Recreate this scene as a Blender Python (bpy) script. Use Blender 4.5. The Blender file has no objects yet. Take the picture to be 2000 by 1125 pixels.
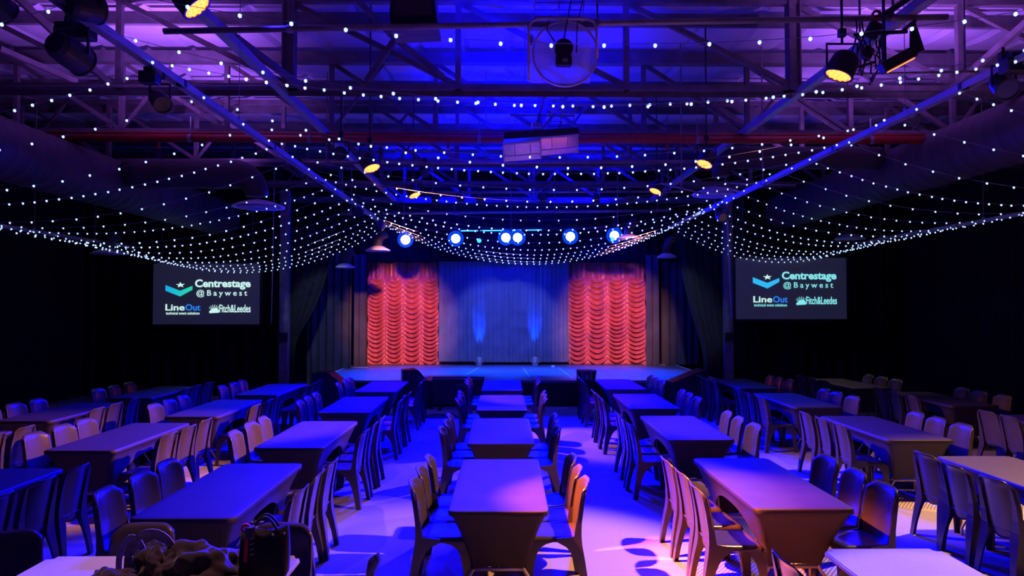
import bpy, bmesh, math, random
from mathutils import Vector, Matrix, Euler
PI = math.pi
random.seed(7)
SC = bpy.context.scene
COL = SC.collection

# ------------------------------------------------------------------ camera
CAMZ = 2.29
FPX = 1350.0
cam_d = bpy.data.cameras.new('camera')
cam_d.sensor_width = 36.0
cam_d.lens = FPX / 2000.0 * 36.0
cam_d.clip_start = 0.05
cam = bpy.data.objects.new('camera', cam_d)
COL.objects.link(cam)
cam.location = (0, 0, CAMZ)
cam.rotation_euler = (math.radians(90 + 1.59), 0, math.radians(-0.64))
SC.camera = cam
CM = cam.rotation_euler.to_matrix()

def P(px, py, d):
    v = CM @ Vector(((px - 1000) / FPX, -(py - 562.5) / FPX, -1))
    v *= d / v.y
    return Vector((v.x, v.y, v.z + CAMZ))

# ------------------------------------------------------------------ world and exposure
w = bpy.data.worlds.new('world'); SC.world = w
w.use_nodes = True
w.node_tree.nodes['Background'].inputs[0].default_value = (0.10, 0.05, 0.6, 1)
w.node_tree.nodes['Background'].inputs[1].default_value = 0.004
SC.view_settings.view_transform = 'Standard'
SC.view_settings.look = 'None'
SC.view_settings.gamma = 1
SC.view_settings.exposure = 0.0
SC.view_settings.use_curve_mapping = False

# ------------------------------------------------------------------ lights
def spot(name, loc, target, col, energy, angle=60, blend=0.4, radius=0.06):
    l = bpy.data.lights.new(name, 'SPOT')
    l.color = col; l.energy = energy; l.spot_size = math.radians(angle)
    l.spot_blend = blend; l.shadow_soft_size = radius
    o = bpy.data.objects.new(name, l); COL.objects.link(o)
    o.location = loc
    o.rotation_euler = (Vector(target) - Vector(loc)).to_track_quat('-Z', 'Y').to_euler()
    return o
BLUE = (0.0, 0.0, 1.0)
CYAN = (0.0, 0.05, 1.0)
AMBER = (1.0, 0.38, 0.11)
RED = (1.0, 0.16, 0.05)
VIOLET = (0.30, 0.085, 0.80)
STAGE_X = [P(792, 468, 16.9), P(890, 466, 16.9), P(988, 464, 16.9), P(1011, 464, 16.9), P(1114, 462, 16.9), P(1200, 460, 16.9)]
for i, p in enumerate(STAGE_X):
    spot('stage_beam', p + Vector((0, -0.16, -0.03)), (p.x * 1.7, 10.0, 0.3), BLUE, 18000, 72, 1.0)
# par cans that show in the photo, shining onto tables and floor
PARS = [  # position, aim, colour, energy, angle
    (P(384, 14, 5.5), (1.62, 5.7, 0.2), RED, 19000, 25),
    (P(1638, 146, 6.2), (0.0, 5.9, 0.0), AMBER, 2100, 55),
    (P(726, 328, 9.5), (5.3, 8.9, 0.5), (1.0, 0.36, 0.16), 2600, 40),
    (P(810, 381, 13.0), (1.2, 11.8, 0.0), (1.0, 0.25, 0.3), 1200, 34),
    (P(1376, 320, 10.0), (-5.0, 8.8, 0.5), (1.0, 0.30, 0.16), 8000, 27),
    (P(1280, 373, 13.0), (-1.2, 8.6, 0.0), AMBER, 700, 30),
]
for p, a, c, e, s in PARS:
    spot('par_beam', p + (Vector(a) - p).normalized() * 0.17, a, c, e, s, 0.6)
# front-of-house lamps aimed at the stage
for x in (-2.0, 2.8):
    spot('stage_front_beam', (x, 13.4, 4.4), (x * 1.12 + (-.9 if x < 0 else .1), 20.4, 1.7), (1.0, 0.32, 0.24), 2600, 31, 0.8)
spot('stage_front_beam', (0.0, 14.0, 4.5), (0.0, 20.4, 1.0), (0.22, 0.30, 0.85), 900, 36, 0.4)
spot('stage_front_beam', (-3.6, 14.0, 4.5), (-5.0, 19.6, 0.8), (0.35, 0.42, 0.75), 420, 30, 0.5)
spot('stage_front_beam', (3.9, 14.0, 4.5), (5.2, 19.8, 0.8), (0.35, 0.42, 0.75), 420, 30, 0.5)
for x in (-2.6, 0.2, 3.0):
    spot('stage_top_beam', (x, 17.1, 4.4), (x * .9, 17.6, 0.6), (0.0, 0.05, 1.0), 4200, 70, 0.7)
for x in (-3.0, 0.0, 3.0):
    spot('stage_top_beam', (x, 18.6, 4.9), (x * 1.1, 20.5, 3.0), BLUE, 260, 80, 0.9)
# added unseen lamps washing the roof blue and violet, without fixtures
for x, y, e in ((0.2, 8.2, 300), (0.3, 10.5, 520), (0.3, 12.8, 520), (0.2, 15.2, 300)):
    spot('roof_fill', (x, y, 5.15), (x, y + .3, 6.5), BLUE, e * 2.6, 135, 0.8)
for x, y, e in ((-4.2, 8.0, 120), (-4.9, 10.0, 420), (-5.0, 13.0, 200), (4.8, 8.0, 330), (5.6, 10.0, 330), (5.6, 13.0, 150)):
    spot('roof_fill', (x, y, 4.9), (x * 1.1, y + .3, 6.5), VIOLET, e * 1.3, 140, 0.9)  # violet fill stands in for amber and blue bounce

for x in (-2.4, 2.6):
    spot('roof_fill', (x, 17.5, 4.7), (x * .6, 18.3, 6.5), BLUE, 1500, 140, 0.8)  # added lamps for the blue glow haze would give the rear roof
# added unseen lamps over the tables: blue wash first, then warm fills
for x, y, e in ((-4.2, 10.2, 700), (0.2, 10.2, 600), (5.0, 10.2, 300)):
    spot('house_fill', (x, y, 5.1), (x * .9, 6.6, 0.0), (0.005, 0.002, 1.0), e, 100, 0.8, 0.1)
spot('house_fill', (-2.2, 6.6, 5.1), (-2.6, 5.6, 0.0), (0.02, 0.01, 1.0), 200, 70, 0.8, 0.1)
spot('house_fill', (6.4, 7.6, 4.6), (5.3, 6.0, 0.0), (1.0, 0.46, 0.12), 2600, 66, 0.6)
spot('house_fill', (-6.9, 8.4, 4.6), (-5.0, 6.6, 0.0), (1.0, 0.38, 0.10), 4200, 66, 0.6)
spot('house_fill', (2.5, 4.3, 4.8), (2.45, 3.75, .7), (1.0, 0.50, 0.38), 900, 25, 0.6)  # added warm spots on the two white tables, here and next line
spot('house_fill', (-1.6, 4.7, 4.4), (-2.2, 3.85, .7), (1.0, 0.42, 0.40), 520, 30, 0.6)
spot('house_fill', (6.6, 16.0, 4.4), (7.2, 13.9, 0.6), (0.9, 0.62, 0.25), 200, 40, 0.6)

# ------------------------------------------------------------------ materials
def mat(name, col, rough=0.5, metal=0.0, spec=0.5, emit=None, estr=0.0, bump=None, var=None, sheen=0.0, coat=0.0, alpha=None, trans=None):
    m = bpy.data.materials.new(name); m.use_nodes = True
    nt = m.node_tree; b = nt.nodes['Principled BSDF']
    b.inputs['Base Color'].default_value = (*col, 1)
    b.inputs['Roughness'].default_value = rough
    b.inputs['Metallic'].default_value = metal
    b.inputs['Specular IOR Level'].default_value = spec
    b.inputs['Sheen Weight'].default_value = sheen
    b.inputs['Coat Weight'].default_value = coat
    if trans: b.inputs['Transmission Weight'].default_value = trans
    if alpha is not None: b.inputs['Alpha'].default_value = alpha
    if emit:
        b.inputs['Emission Color'].default_value = (*emit, 1)
        b.inputs['Emission Strength'].default_value = estr
    tc = nt.nodes.new('ShaderNodeTexCoord')
    if var:
        sc, lo, hi = var
        n = nt.nodes.new('ShaderNodeTexNoise'); n.inputs['Scale'].default_value = sc; n.inputs['Detail'].default_value = 4
        nt.links.new(tc.outputs['Object'], n.inputs['Vector'])
        r = nt.nodes.new('ShaderNodeValToRGB')
        r.color_ramp.elements[0].position = 0.3; r.color_ramp.elements[1].position = 0.7
        r.color_ramp.elements[0].color = (*[c * lo for c in col], 1); r.color_ramp.elements[1].color = (*[min(1, c * hi) for c in col], 1)
        nt.links.new(n.outputs['Fac'], r.inputs['Fac']); nt.links.new(r.outputs['Color'], b.inputs['Base Color'])
    if bump:
        sc, st = bump
        n = nt.nodes.new('ShaderNodeTexNoise'); n.inputs['Scale'].default_value = sc; n.inputs['Detail'].default_value = 3
        nt.links.new(tc.outputs['Object'], n.inputs['Vector'])
        bp = nt.nodes.new('ShaderNodeBump'); bp.inputs['Strength'].default_value = st; bp.inputs['Distance'].default_value = 0.01
        nt.links.new(n.outputs['Fac'], bp.inputs['Height']); nt.links.new(bp.outputs['Normal'], b.inputs['Normal'])
    return m
M = {}
M['plastic'] = mat('black_plastic', (0.052, 0.043, 0.038), 0.22, spec=0.5, var=(3, 0.85, 1.2), bump=(180, 0.05))
M['cover'] = mat('black_spandex', (0.024, 0.017, 0.025), 0.58, spec=0.35, sheen=0.0, var=(5, 0.85, 1.15), bump=(14, 0.12))
M['white_top'] = mat('white_table_top', (0.40, 0.39, 0.38), 0.45, var=(30, 0.96, 1.04), bump=(250, 0.04))
M['tube'] = mat('grey_steel_tube', (0.42, 0.38, 0.34), 0.4, metal=0.3, var=(8, 0.9, 1.1))
M['steel'] = mat('galvanised_steel', (0.23, 0.22, 0.22), 0.55, metal=0.25, var=(6, 0.7, 1.3))
M['purlin'] = mat('galvanised_purlin', (0.15, 0.14, 0.14), 0.55, metal=0.2, var=(4, 0.75, 1.2))
M['truss'] = mat('painted_truss_steel', (0.14, 0.12, 0.12), 0.6, metal=0.1, var=(5, 0.7, 1.3))
M['alu'] = mat('aluminium_track', (0.50, 0.49, 0.50), 0.4, metal=0.5, var=(6, 0.85, 1.1))
M['pipe'] = mat('scaffold_pipe', (0.32, 0.29, 0.27), 0.4, metal=0.5, var=(7, 0.8, 1.2))
M['redpipe'] = mat('red_sprinkler_pipe', (0.40, 0.03, 0.025), 0.4, var=(5, 0.8, 1.1))
M['black'] = mat('black_metal', (0.02, 0.02, 0.022), 0.45, var=(8, 0.8, 1.3))
M['blackfab'] = mat('black_cloth', (0.018, 0.018, 0.02), 0.85, spec=0.2, sheen=0.1, var=(4, 0.8, 1.3), bump=(60, 0.15))
M['coat'] = mat('dark_brown_wool', (0.017, 0.012, 0.015), 0.85, spec=0.2, sheen=0.2, var=(9, 0.8, 1.2), bump=(50, 0.2))
M['drape'] = mat('black_drape', (0.012, 0.011, 0.012), 0.9, spec=0.15, var=(1.2, 0.7, 1.5), bump=(40, 0.1))
M['greydrape'] = mat('charcoal_drape', (0.075, 0.075, 0.078), 0.8, spec=0.2, var=(2, 0.8, 1.2), bump=(40, 0.1))
M['bluedrape'] = mat('slate_grey_curtain', (0.20, 0.22, 0.30), 0.7, spec=0.3, sheen=0.2, var=(3, 0.85, 1.1), bump=(60, 0.1))
M['red'] = mat('red_satin_curtain', (0.60, 0.11, 0.10), 0.34, spec=0.6, sheen=0.3, var=(3, 0.85, 1.1), bump=(30, 0.1))
M['duct'] = mat('duct_skin', (0.055, 0.042, 0.042), 0.6, metal=0.1, var=(2, 0.8, 1.2), bump=(10, 0.2))
M['diff'] = mat('white_diffuser', (0.55, 0.52, 0.52), 0.45, var=(6, 0.9, 1.05))
M['cable'] = mat('black_cable', (0.03, 0.028, 0.03), 0.5, var=(9, 0.8, 1.2))
M['fairycable'] = mat('clear_fairy_cable', (0.35, 0.34, 0.38), 0.3, spec=0.7, var=(20, 0.7, 1.3))
M['stage'] = mat('stage_board', (0.16, 0.16, 0.18), 0.42, spec=0.5, var=(2.5, 0.8, 1.2), bump=(30, 0.05))
M['stagefront'] = mat('stage_skirt', (0.012, 0.012, 0.014), 0.8, var=(3, 0.8, 1.3))
M['whitetape'] = mat('white_edge_strip', (0.7, 0.7, 0.68), 0.5, var=(10, 0.9, 1.05))
M['screen'] = mat('projection_fabric', (0.10, 0.095, 0.10), 0.8, emit=(0.010, 0.010, 0.026), estr=1.0, var=(2, 0.9, 1.1))
M['clear'] = mat('clear_acrylic', (0.9, 0.9, 0.92), 0.06, spec=0.8, alpha=0.34, var=(3, 0.95, 1.0))
M['glassmirror'] = mat('glossy_acrylic_panel', (0.55, 0.5, 0.55), 0.12, metal=0.5, alpha=0.6, var=(3, 0.9, 1.0))
M['cream'] = mat('cream_trim', (0.6, 0.52, 0.48), 0.5, var=(6, 0.9, 1.05))
M['grille'] = mat('speaker_grille', (0.05, 0.05, 0.055), 0.5, metal=0.3, var=(120, 0.4, 1.6))
M['greyplate'] = mat('grey_plate', (0.30, 0.29, 0.28), 0.45, metal=0.3, var=(6, 0.9, 1.1))
M['tan'] = mat('grey_webbing', (0.28, 0.24, 0.21), 0.8, var=(40, 0.6, 1.2))
M['redtag'] = mat('red_ribbon', (0.7, 0.015, 0.03), 0.5, var=(9, 0.9, 1.05))
M['bulb'] = mat('fairy_bulb_glow', (0.8, 0.85, 1.0), 0.3, emit=(0.44, 0.60, 1.0), estr=1.9)
M['amberlens'] = mat('amber_led_glow', (1, 0.6, 0.2), 0.3, emit=(1.0, 0.20, 0.02), estr=3.4)
M['bluelens'] = mat('blue_led_glow', (0.5, 0.7, 1), 0.3, emit=(0.36, 0.62, 1.0), estr=3)
M['cyanlens'] = mat('cyan_led_glow', (0.2, 0.7, 1), 0.3, emit=(0.03, 0.30, 1.0), estr=3)
M['halo_glow'] = mat('blue_halo_glow', (0.0, 0.05, 0.5), 0.3, emit=(0.0, 0.06, 1.0), estr=0.9)  # emission imitating the halo around the blue lamps
M['darklens'] = mat('dark_lens', (0.03, 0.03, 0.05), 0.1, spec=0.8, var=(5, 0.9, 1.1))
def em(name, col, s=1.6): return mat(name, (0.05, 0.05, 0.05), 0.6, emit=col, estr=s)
M['t_white'] = em('projected_pale', (0.62, 0.95, 0.92), 0.95)
M['t_cyan'] = em('projected_cyan', (0.25, 0.85, 0.9), 0.95)
M['t_blue'] = em('projected_blue', (0.02, 0.24, 0.95), 0.9)
M['t_sky'] = em('projected_sky_blue', (0.03, 0.50, 0.95), 0.95)
for k in ('bulb', 'cyanlens', 't_white', 't_cyan', 't_blue', 't_sky', 'amberlens', 'bluelens', 'screen', 'halo_glow'):
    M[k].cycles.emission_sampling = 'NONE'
# chevron on the left screen runs from blue to green
mg = em('projected_blue_green', (0.03, 0.5, 0.7), 0.95); mg.cycles.emission_sampling = 'NONE'; M['t_grad'] = mg
nt = mg.node_tree; tc = nt.nodes.new('ShaderNodeTexCoord'); sx = nt.nodes.new('ShaderNodeSeparateXYZ'); rp = nt.nodes.new('ShaderNodeValToRGB')
rp.color_ramp.elements[0].color = (0.01, 0.42, 0.85, 1); rp.color_ramp.elements[1].color = (0.02, 0.72, 0.36, 1)
nt.links.new(tc.outputs['Generated'], sx.inputs[0]); nt.links.new(sx.outputs[0], rp.inputs[0]); nt.links.new(rp.outputs[0], nt.nodes['Principled BSDF'].inputs['Emission Color'])

# carpet: woven tiles of beige, striped slate, with rust and slate swirls
def carpet():
    m = bpy.data.materials.new('patterned_carpet'); m.use_nodes = True
    nt = m.node_tree; b = nt.nodes['Principled BSDF']; L = nt.links.new
    N = nt.nodes.new
    b.inputs['Roughness'].default_value = 0.9; b.inputs['Specular IOR Level'].default_value = 0.15
    tc = N('ShaderNodeTexCoord')
    # fine diagonal stripes
    mp = N('ShaderNodeMapping'); mp.inputs['Rotation'].default_value = (0, 0, math.radians(38)); L(tc.outputs['Object'], mp.inputs[0])
    wv = N('ShaderNodeTexWave'); wv.inputs['Scale'].default_value = 9.5; wv.wave_profile = 'SIN'; L(mp.outputs[0], wv.inputs['Vector'])
    st = N('ShaderNodeValToRGB'); st.color_ramp.elements[0].position = 0.42; st.color_ramp.elements[1].position = 0.58
    L(wv.outputs['Fac'], st.inputs[0])
    # areas with stripes
    a = N('ShaderNodeTexNoise'); a.inputs['Scale'].default_value = 0.55; a.inputs['Detail'].default_value = 0.5; L(tc.outputs['Object'], a.inputs['Vector'])
    ar = N('ShaderNodeValToRGB'); ar.color_ramp.elements[0].position = 0.50; ar.color_ramp.elements[1].position = 0.53; L(a.outputs['Fac'], ar.inputs[0])
    base = N('ShaderNodeMix'); base.data_type = 'RGBA'
    base.inputs['A'].default_value = (0.46, 0.43, 0.40, 1)
    sc = N('ShaderNodeMix'); sc.data_type = 'RGBA'
    sc.inputs['A'].default_value = (0.20, 0.22, 0.26, 1); sc.inputs['B'].default_value = (0.55, 0.50, 0.46, 1)
    L(st.outputs[0], sc.inputs['Factor']); L(ar.outputs[0], base.inputs['Factor']); L(sc.outputs['Result'], base.inputs['B'])
    # swirls
    s2 = N('ShaderNodeTexNoise'); s2.inputs['Scale'].default_value = 0.42; s2.inputs['Detail'].default_value = 0; s2.inputs['Distortion'].default_value = 1.3
    L(tc.outputs['Object'], s2.inputs['Vector'])
    r2 = N('ShaderNodeValToRGB'); e = r2.color_ramp
    e.elements[0].position = 0.60; e.elements[0].color = (0, 0, 0, 1); e.elements[1].position = 0.62; e.elements[1].color = (0.6, 0.6, 0.6, 1)
    L(s2.outputs['Fac'], r2.inputs[0])
    mx = N('ShaderNodeMix'); mx.data_type = 'RGBA'; mx.inputs['B'].default_value = (0.20, 0.22, 0.27, 1)
    L(r2.outputs[0], mx.inputs['Factor']); L(base.outputs['Result'], mx.inputs['A'])
    # pile
    f = N('ShaderNodeTexNoise'); f.inputs['Scale'].default_value = 160; L(tc.outputs['Object'], f.inputs['Vector'])
    mul = N('ShaderNodeMix'); mul.data_type = 'RGBA'; mul.blend_type = 'MULTIPLY'; mul.inputs['Factor'].default_value = 0.5
    L(mx.outputs['Result'], mul.inputs['A']); L(f.outputs['Fac'], mul.inputs['B'])
    L(mul.outputs['Result'], b.inputs['Base Color'])
    bp = N('ShaderNodeBump'); bp.inputs['Strength'].default_value = 0.3; bp.inputs['Distance'].default_value = 0.005
    L(f.outputs['Fac'], bp.inputs['Height']); L(bp.outputs['Normal'], b.inputs['Normal'])
    return m
M['carpet'] = carpet()
M['roof'] = mat('roof_insulation_foil', (0.50, 0.48, 0.52), 0.5, spec=0.5, var=(1.3, 0.9, 1.08), bump=(5, 0.25))

# ------------------------------------------------------------------ mesh helpers
class MB:
    def __init__(s): s.b = bmesh.new()
    def box(s, c, size, rot=None, bev=0.0):
        r = bmesh.ops.create_cube(s.b, size=1)
        m = Matrix.Translation(c) @ (Euler(rot).to_matrix().to_4x4() if rot else Matrix()) @ Matrix.Diagonal((*size, 1))
        bmesh.ops.transform(s.b, matrix=m, verts=r['verts'])
        if bev:
            es = list({e for v in r['verts'] for e in v.link_edges})
            bmesh.ops.bevel(s.b, geom=es, offset=bev, segments=2, affect='EDGES', profile=0.5)
        return s
    def beam(s, p0, p1, wx, wz):
        p0 = Vector(p0); p1 = Vector(p1); d = p1 - p0
        q = d.to_track_quat('Y', 'Z').to_matrix().to_4x4()
        r = bmesh.ops.create_cube(s.b, size=1)
        bmesh.ops.transform(s.b, matrix=Matrix.Translation((p0 + p1) / 2) @ q @ Matrix.Diagonal((wx, d.length, wz, 1)), verts=r['verts'])
        return s
    def sweep(s, pts, r, n=8, cap=True, ribs=None):
        pts = [Vector(p) for p in pts]; rings = []; up = None
        for i, p in enumerate(pts):
            t = (pts[min(i + 1, len(pts) - 1)] - pts[max(i - 1, 0)]).normalized()
            if up is None:
                up = t.orthogonal().normalized()
            else:
                up = (up - t * up.dot(t))
                up = up.normalized() if up.length > 1e-6 else t.orthogonal().normalized()
            sd = t.cross(up)
            rr = r[i] if isinstance(r, (list, tuple)) else r
            rings.append([s.b.verts.new(p + (up * math.cos(2 * PI * k / n) + sd * math.sin(2 * PI * k / n)) * rr) for k in range(n)])
        for a, b in zip(rings, rings[1:]):
            for k in range(n):
                s.b.faces.new((a[k], a[(k + 1) % n], b[(k + 1) % n], b[k]))
        if cap:
            s.b.faces.new(rings[0][::-1]); s.b.faces.new(rings[-1])
        return s
    def cyl(s, p0, p1, r, n=16): return s.sweep([p0, p1], r, n)
    def lathe(s, prof, n=24, mtx=None):
        rings = []
        for r, z in prof:
            rings.append([s.b.verts.new((max(r, 1e-4) * math.cos(2 * PI * k / n), max(r, 1e-4) * math.sin(2 * PI * k / n), z)) for k in range(n)])
        for a, b in zip(rings, rings[1:]):
            for k in range(n): s.b.faces.new((a[k], a[(k + 1) % n], b[(k + 1) % n], b[k]))
        if mtx is not None:
            bmesh.ops.transform(s.b, matrix=mtx, verts=[v for r in rings for v in r])
        return s
    def grid(s, f, nu, nv):
        g = [[s.b.verts.new(f(i / nu, j / nv)) for i in range(nu + 1)] for j in range(nv + 1)]
        for j in range(nv):
            for i in range(nu): s.b.faces.new((g[j][i], g[j][i + 1], g[j + 1][i + 1], g[j + 1][i]))
        return s
    def loft(s, rings, cap=True):
        R = [[s.b.verts.new(p) for p in r] for r in rings]; n = len(R[0])
        for a, b in zip(R, R[1:]):
            for k in range(n): s.b.faces.new((a[k], a[(k + 1) % n], b[(k + 1) % n], b[k]))
        if cap:
            s.b.faces.new(R[0][::-1]); s.b.faces.new(R[-1])
        return s
    def prism(s, pts, off):
        off = Vector(off)
        return s.loft([[Vector(p) for p in pts], [Vector(p) + off for p in pts]])
    def build(s, name, m, parent=None, smooth=False, solid=0.0, sub=0, normals=True):
        if normals: bmesh.ops.recalc_face_normals(s.b, faces=s.b.faces)
        me = bpy.data.meshes.new(name); s.b.to_mesh(me); s.b.free()
        me.materials.append(M[m] if isinstance(m, str) else m)
        if smooth:
            me.polygons.foreach_set('use_smooth', [True] * len(me.polygons))
        o = bpy.data.objects.new(name, me); COL.objects.link(o)
        if parent: o.parent = parent
        if solid:
            md = o.modifiers.new('thickness', 'SOLIDIFY'); md.thickness = solid; md.offset = 0
        if sub:
            md = o.modifiers.new('smooth', 'SUBSURF'); md.levels = sub; md.render_levels = sub
        return o

def tag(o, label, cat, group=None, kind=None):
    o['label'] = label; o['category'] = cat
    if group: o['group'] = group
    if kind: o['kind'] = kind
    return o
def empty(name, loc=(0, 0, 0), rz=0.0):
    o = bpy.data.objects.new(name, None); COL.objects.link(o)
    o.empty_display_size = 0.1
    o.location = loc; o.rotation_euler = (0, 0, rz); return o
def structure(o, label, cat='structure'):
    o['kind'] = 'structure'; o['label'] = label; o['category'] = cat; return o
def copy_tree(o, parent=None):
    c = o.copy(); COL.objects.link(c)
    if parent: c.parent = parent
    for ch in [x for x in KIDS.get(o.name, [])]:
        copy_tree(ch, c)
    return c
KIDS = {}
def register(o):
    KIDS[o.name] = [x for x in bpy.data.objects if x.parent == o]
    for x in KIDS[o.name]: register(x)

# ------------------------------------------------------------------ room shell
XL, XR, YB, YF, ZR = -11.0, 10.8, 21.2, -1.5, 6.5
f = MB().box(((XL + XR) / 2, (YF + YB) / 2, -0.05), (XR - XL, YB - YF, 0.1)).build('floor', 'carpet')
structure(f, 'grey beige patterned carpet floor with striped swirls', 'floor')
# roof sheets sag between purlins and carry a seam every 0.75 m
PUR = [3.8 + 1.5 * i for i in range(12)]
def rooff(u, v):
    x = XL + (XR - XL) * u; y = YF + (YB - YF) * v
    k = ((y - 3.8) / 1.5) % 1.0
    q = (x / 0.75) % 1.0
    z = ZR + 0.10 - 0.09 * math.sin(PI * k) + (0.05 if q < 0.12 else 0.0)
    return (x, y, z)
o = MB().grid(rooff, 232, 90).build('ceiling', 'roof', smooth=False)
structure(o, 'pale sagging roof insulation sheets between steel purlins', 'ceiling')
def pleat(x0, x1, y, z0, z1, amp=0.05, wl=0.32, seed=0, tilt=0.0, axis='x', nz=8, left=None, right=None):
    rnd = random.Random(seed)
    ph = [rnd.uniform(0, 6.28) for _ in range(4)]
    W = abs(x1 - x0); nu = max(12, int(W / wl * 10))
    def f(u, v):
        z = z0 + (z1 - z0) * v
        a0 = left(v) if left else x0; a1 = right(v) if right else x1
        s = u * W
        x = a0 + (a1 - a0) * u
        d = amp * (math.sin(2 * PI * s / wl + 1.2 * math.sin(s * 1.7 + ph[0])) + 0.45 * math.sin(2 * PI * s / wl * 0.43 + ph[1] + v * 0.8)) * (0.75 + 0.25 * (1 - v))
        d += amp * 0.25 * math.sin(2 * PI * s / wl * 2.1 + ph[2])
        return (x, y + d, z) if axis == 'x' else (y + d, x, z)
    return MB().grid(f, nu, nz)
structure(pleat(YF, 17.9, XL + 0.15, 0, 6.5, 0.06, 0.4, 1, axis='y').build('wall_left', 'drape', smooth=True), 'black pleated drapes along the left wall', 'wall')
structure(pleat(YF, 17.9, XR - 0.15, 0, 6.5, 0.06, 0.4, 2, axis='y').build('wall_right', 'drape', smooth=True), 'black pleated drapes along the right wall', 'wall')
structure(MB().box(((XL + XR) / 2, YB, 3.25), (XR - XL, 0.1, 6.5)).build('wall_back', 'drape'), 'black wall behind the stage', 'wall')
structure(MB().box(((XL + XR) / 2, YF, 3.25), (XR - XL, 0.1, 6.5)).build('wall_front', 'drape'), 'dark wall behind the viewer', 'wall')
tag(pleat(XL + 0.1, -5.75, 18.0, 0, 6.0, 0.05, 0.36, 3).build('black_drape', 'drape', smooth=True), 'black floor-length drape behind the left projection screen', 'curtain', 'black masking drapes')
tag(pleat(6.05, XR - 0.1, 18.0, 0, 6.0, 0.05, 0.36, 4).build('black_drape', 'drape', smooth=True), 'black floor-length drape behind the right projection screen', 'curtain', 'black masking drapes')

# ------------------------------------------------------------------ roof steel
ORD = ['first', 'second', 'third', 'fourth', 'fifth', 'sixth', 'seventh', 'eighth', 'ninth', 'tenth', 'eleventh', 'twelfth', 'thirteenth', 'fourteenth', 'fifteenth', 'sixteenth', 'seventeenth', 'eighteenth', 'nineteenth', 'twentieth']
for i, y in enumerate(PUR):
    mb = MB()
    mb.box((0, y, ZR - 0.08), (XR - XL - 0.3, 0.012, 0.17)).box((0, y + 0.035, ZR - 0.165), (XR - XL - 0.3, 0.07, 0.012)).box((0, y + 0.035, ZR + 0.005), (XR - XL - 0.3, 0.07, 0.012))
    o = mb.build('roof_purlin', 'purlin'); tag(o, 'long grey steel roof purlin, %s from the near end of the hall' % ORD[i], 'beam', 'steel roof purlins')
def truss(y, zb, zt, idx, start, step):
    t = empty('roof_truss', (0, y, zb))
    tag(t, 'dark steel roof truss spanning the hall, %s from the camera' % ORD[idx], 'truss', 'steel roof trusses')
    h = zt - zb
    MB().box((0, 0, 0.035), (XR - XL - 0.6, 0.10, 0.07)).box((0, 0.046, -0.03), (XR - XL - 0.6, 0.008, 0.09)).build('bottom_chord', 'truss', t)
    MB().box((0, 0, h), (XR - XL - 0.6, 0.10, 0.09)).build('top_chord', 'truss', t)
    x = start; k = 0
    while x < XR - 0.6:
        wdt = 0.14 if k in (3, 6) and idx == 0 else 0.075
        mb = MB().box((x, 0, h / 2), (wdt, 0.075, h))
        if wdt > 0.1: mb.box((x - wdt / 2, 0, h / 2), (0.02, 0.16, h)).box((x + wdt / 2, 0, h / 2), (0.02, 0.16, h)).box((x, 0, 0.06), (0.3, 0.12, 0.12))
        mb.build('web_post', 'truss', t)
        if x + step < XR: MB().beam((x + 0.04, 0.0, h - 0.05), (x + step - 0.04, 0.0, 0.08), 0.06, 0.065).build('web_diagonal', 'truss', t)
        if k % 2 == 0 and x + step < XR and idx: MB().beam((x + 0.04, -0.03, 0.08), (x + step / 2, -0.03, h - 0.05), 0.04, 0.045).build('web_diagonal', 'truss', t)
        x += step; k += 1
    MB().box((0.9, 0, 0.03), (0.5, 0.13, 0.015)).build('splice_plate', 'truss', t)
    return t
truss(9.2, 5.20, 6.42, 0, -9.66, 2.26)
truss(11.55, 5.20, 6.42, 1, -9.9, 1.75)
truss(13.9, 5.20, 6.42, 2, -9.7, 1.75)
truss(16.3, 5.20, 6.42, 3, -9.9, 1.75)
truss(18.7, 5.20, 6.42, 4, -9.7, 1.75)
for x, n in ((-2.95, 'left'), (3.95, 'right')):
    mb = MB().box((x, 11.2, 5.13), (0.10, 14.5, 0.012)).box((x - 0.045, 11.2, 5.17), (0.012, 14.5, 0.09)).box((x + 0.045, 11.2, 5.17), (0.012, 14.5, 0.09))
    tag(mb.build('roof_tie_beam', 'alu'), 'long blue-lit steel tie under the trusses on the %s side' % n, 'beam', 'lengthwise steel ties')
for i, (a, b) in enumerate(((P(28, -10, 8.2), P(212, 162, 9.1)), (P(0, 95, 10.0), P(150, 160, 11.0)), (P(388, 20, 7.4), P(592, 172, 9.15)), (P(1860, 172, 9.1), P(2010, 40, 7.8)))):
    tag(MB().beam(a, b, 0.06, 0.08).build('roof_brace', 'truss'), ['sloping steel brace at the top left corner of the roof', 'thin sloping brace left of the hanging black can light', 'sloping brace right of the upper left amber lamp', 'sloping brace at the upper right edge of the roof'][i], 'brace', 'sloping roof braces')
# the mid-air X made by the two braces near the hanging black loudspeaker
tag(MB().beam(P(772, 76, 9.05), P(716, 158, 9.1), 0.06, 0.07).beam(P(772, 76, 9.05), P(866, 150, 9.1), 0.06, 0.07).beam(P(772, 76, 9.05), P(698, 0, 9.0), 0.06, 0.07).build('roof_brace', 'truss'), 'dark three-armed brace below the hanging black loudspeaker', 'brace', 'sloping roof braces')
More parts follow.
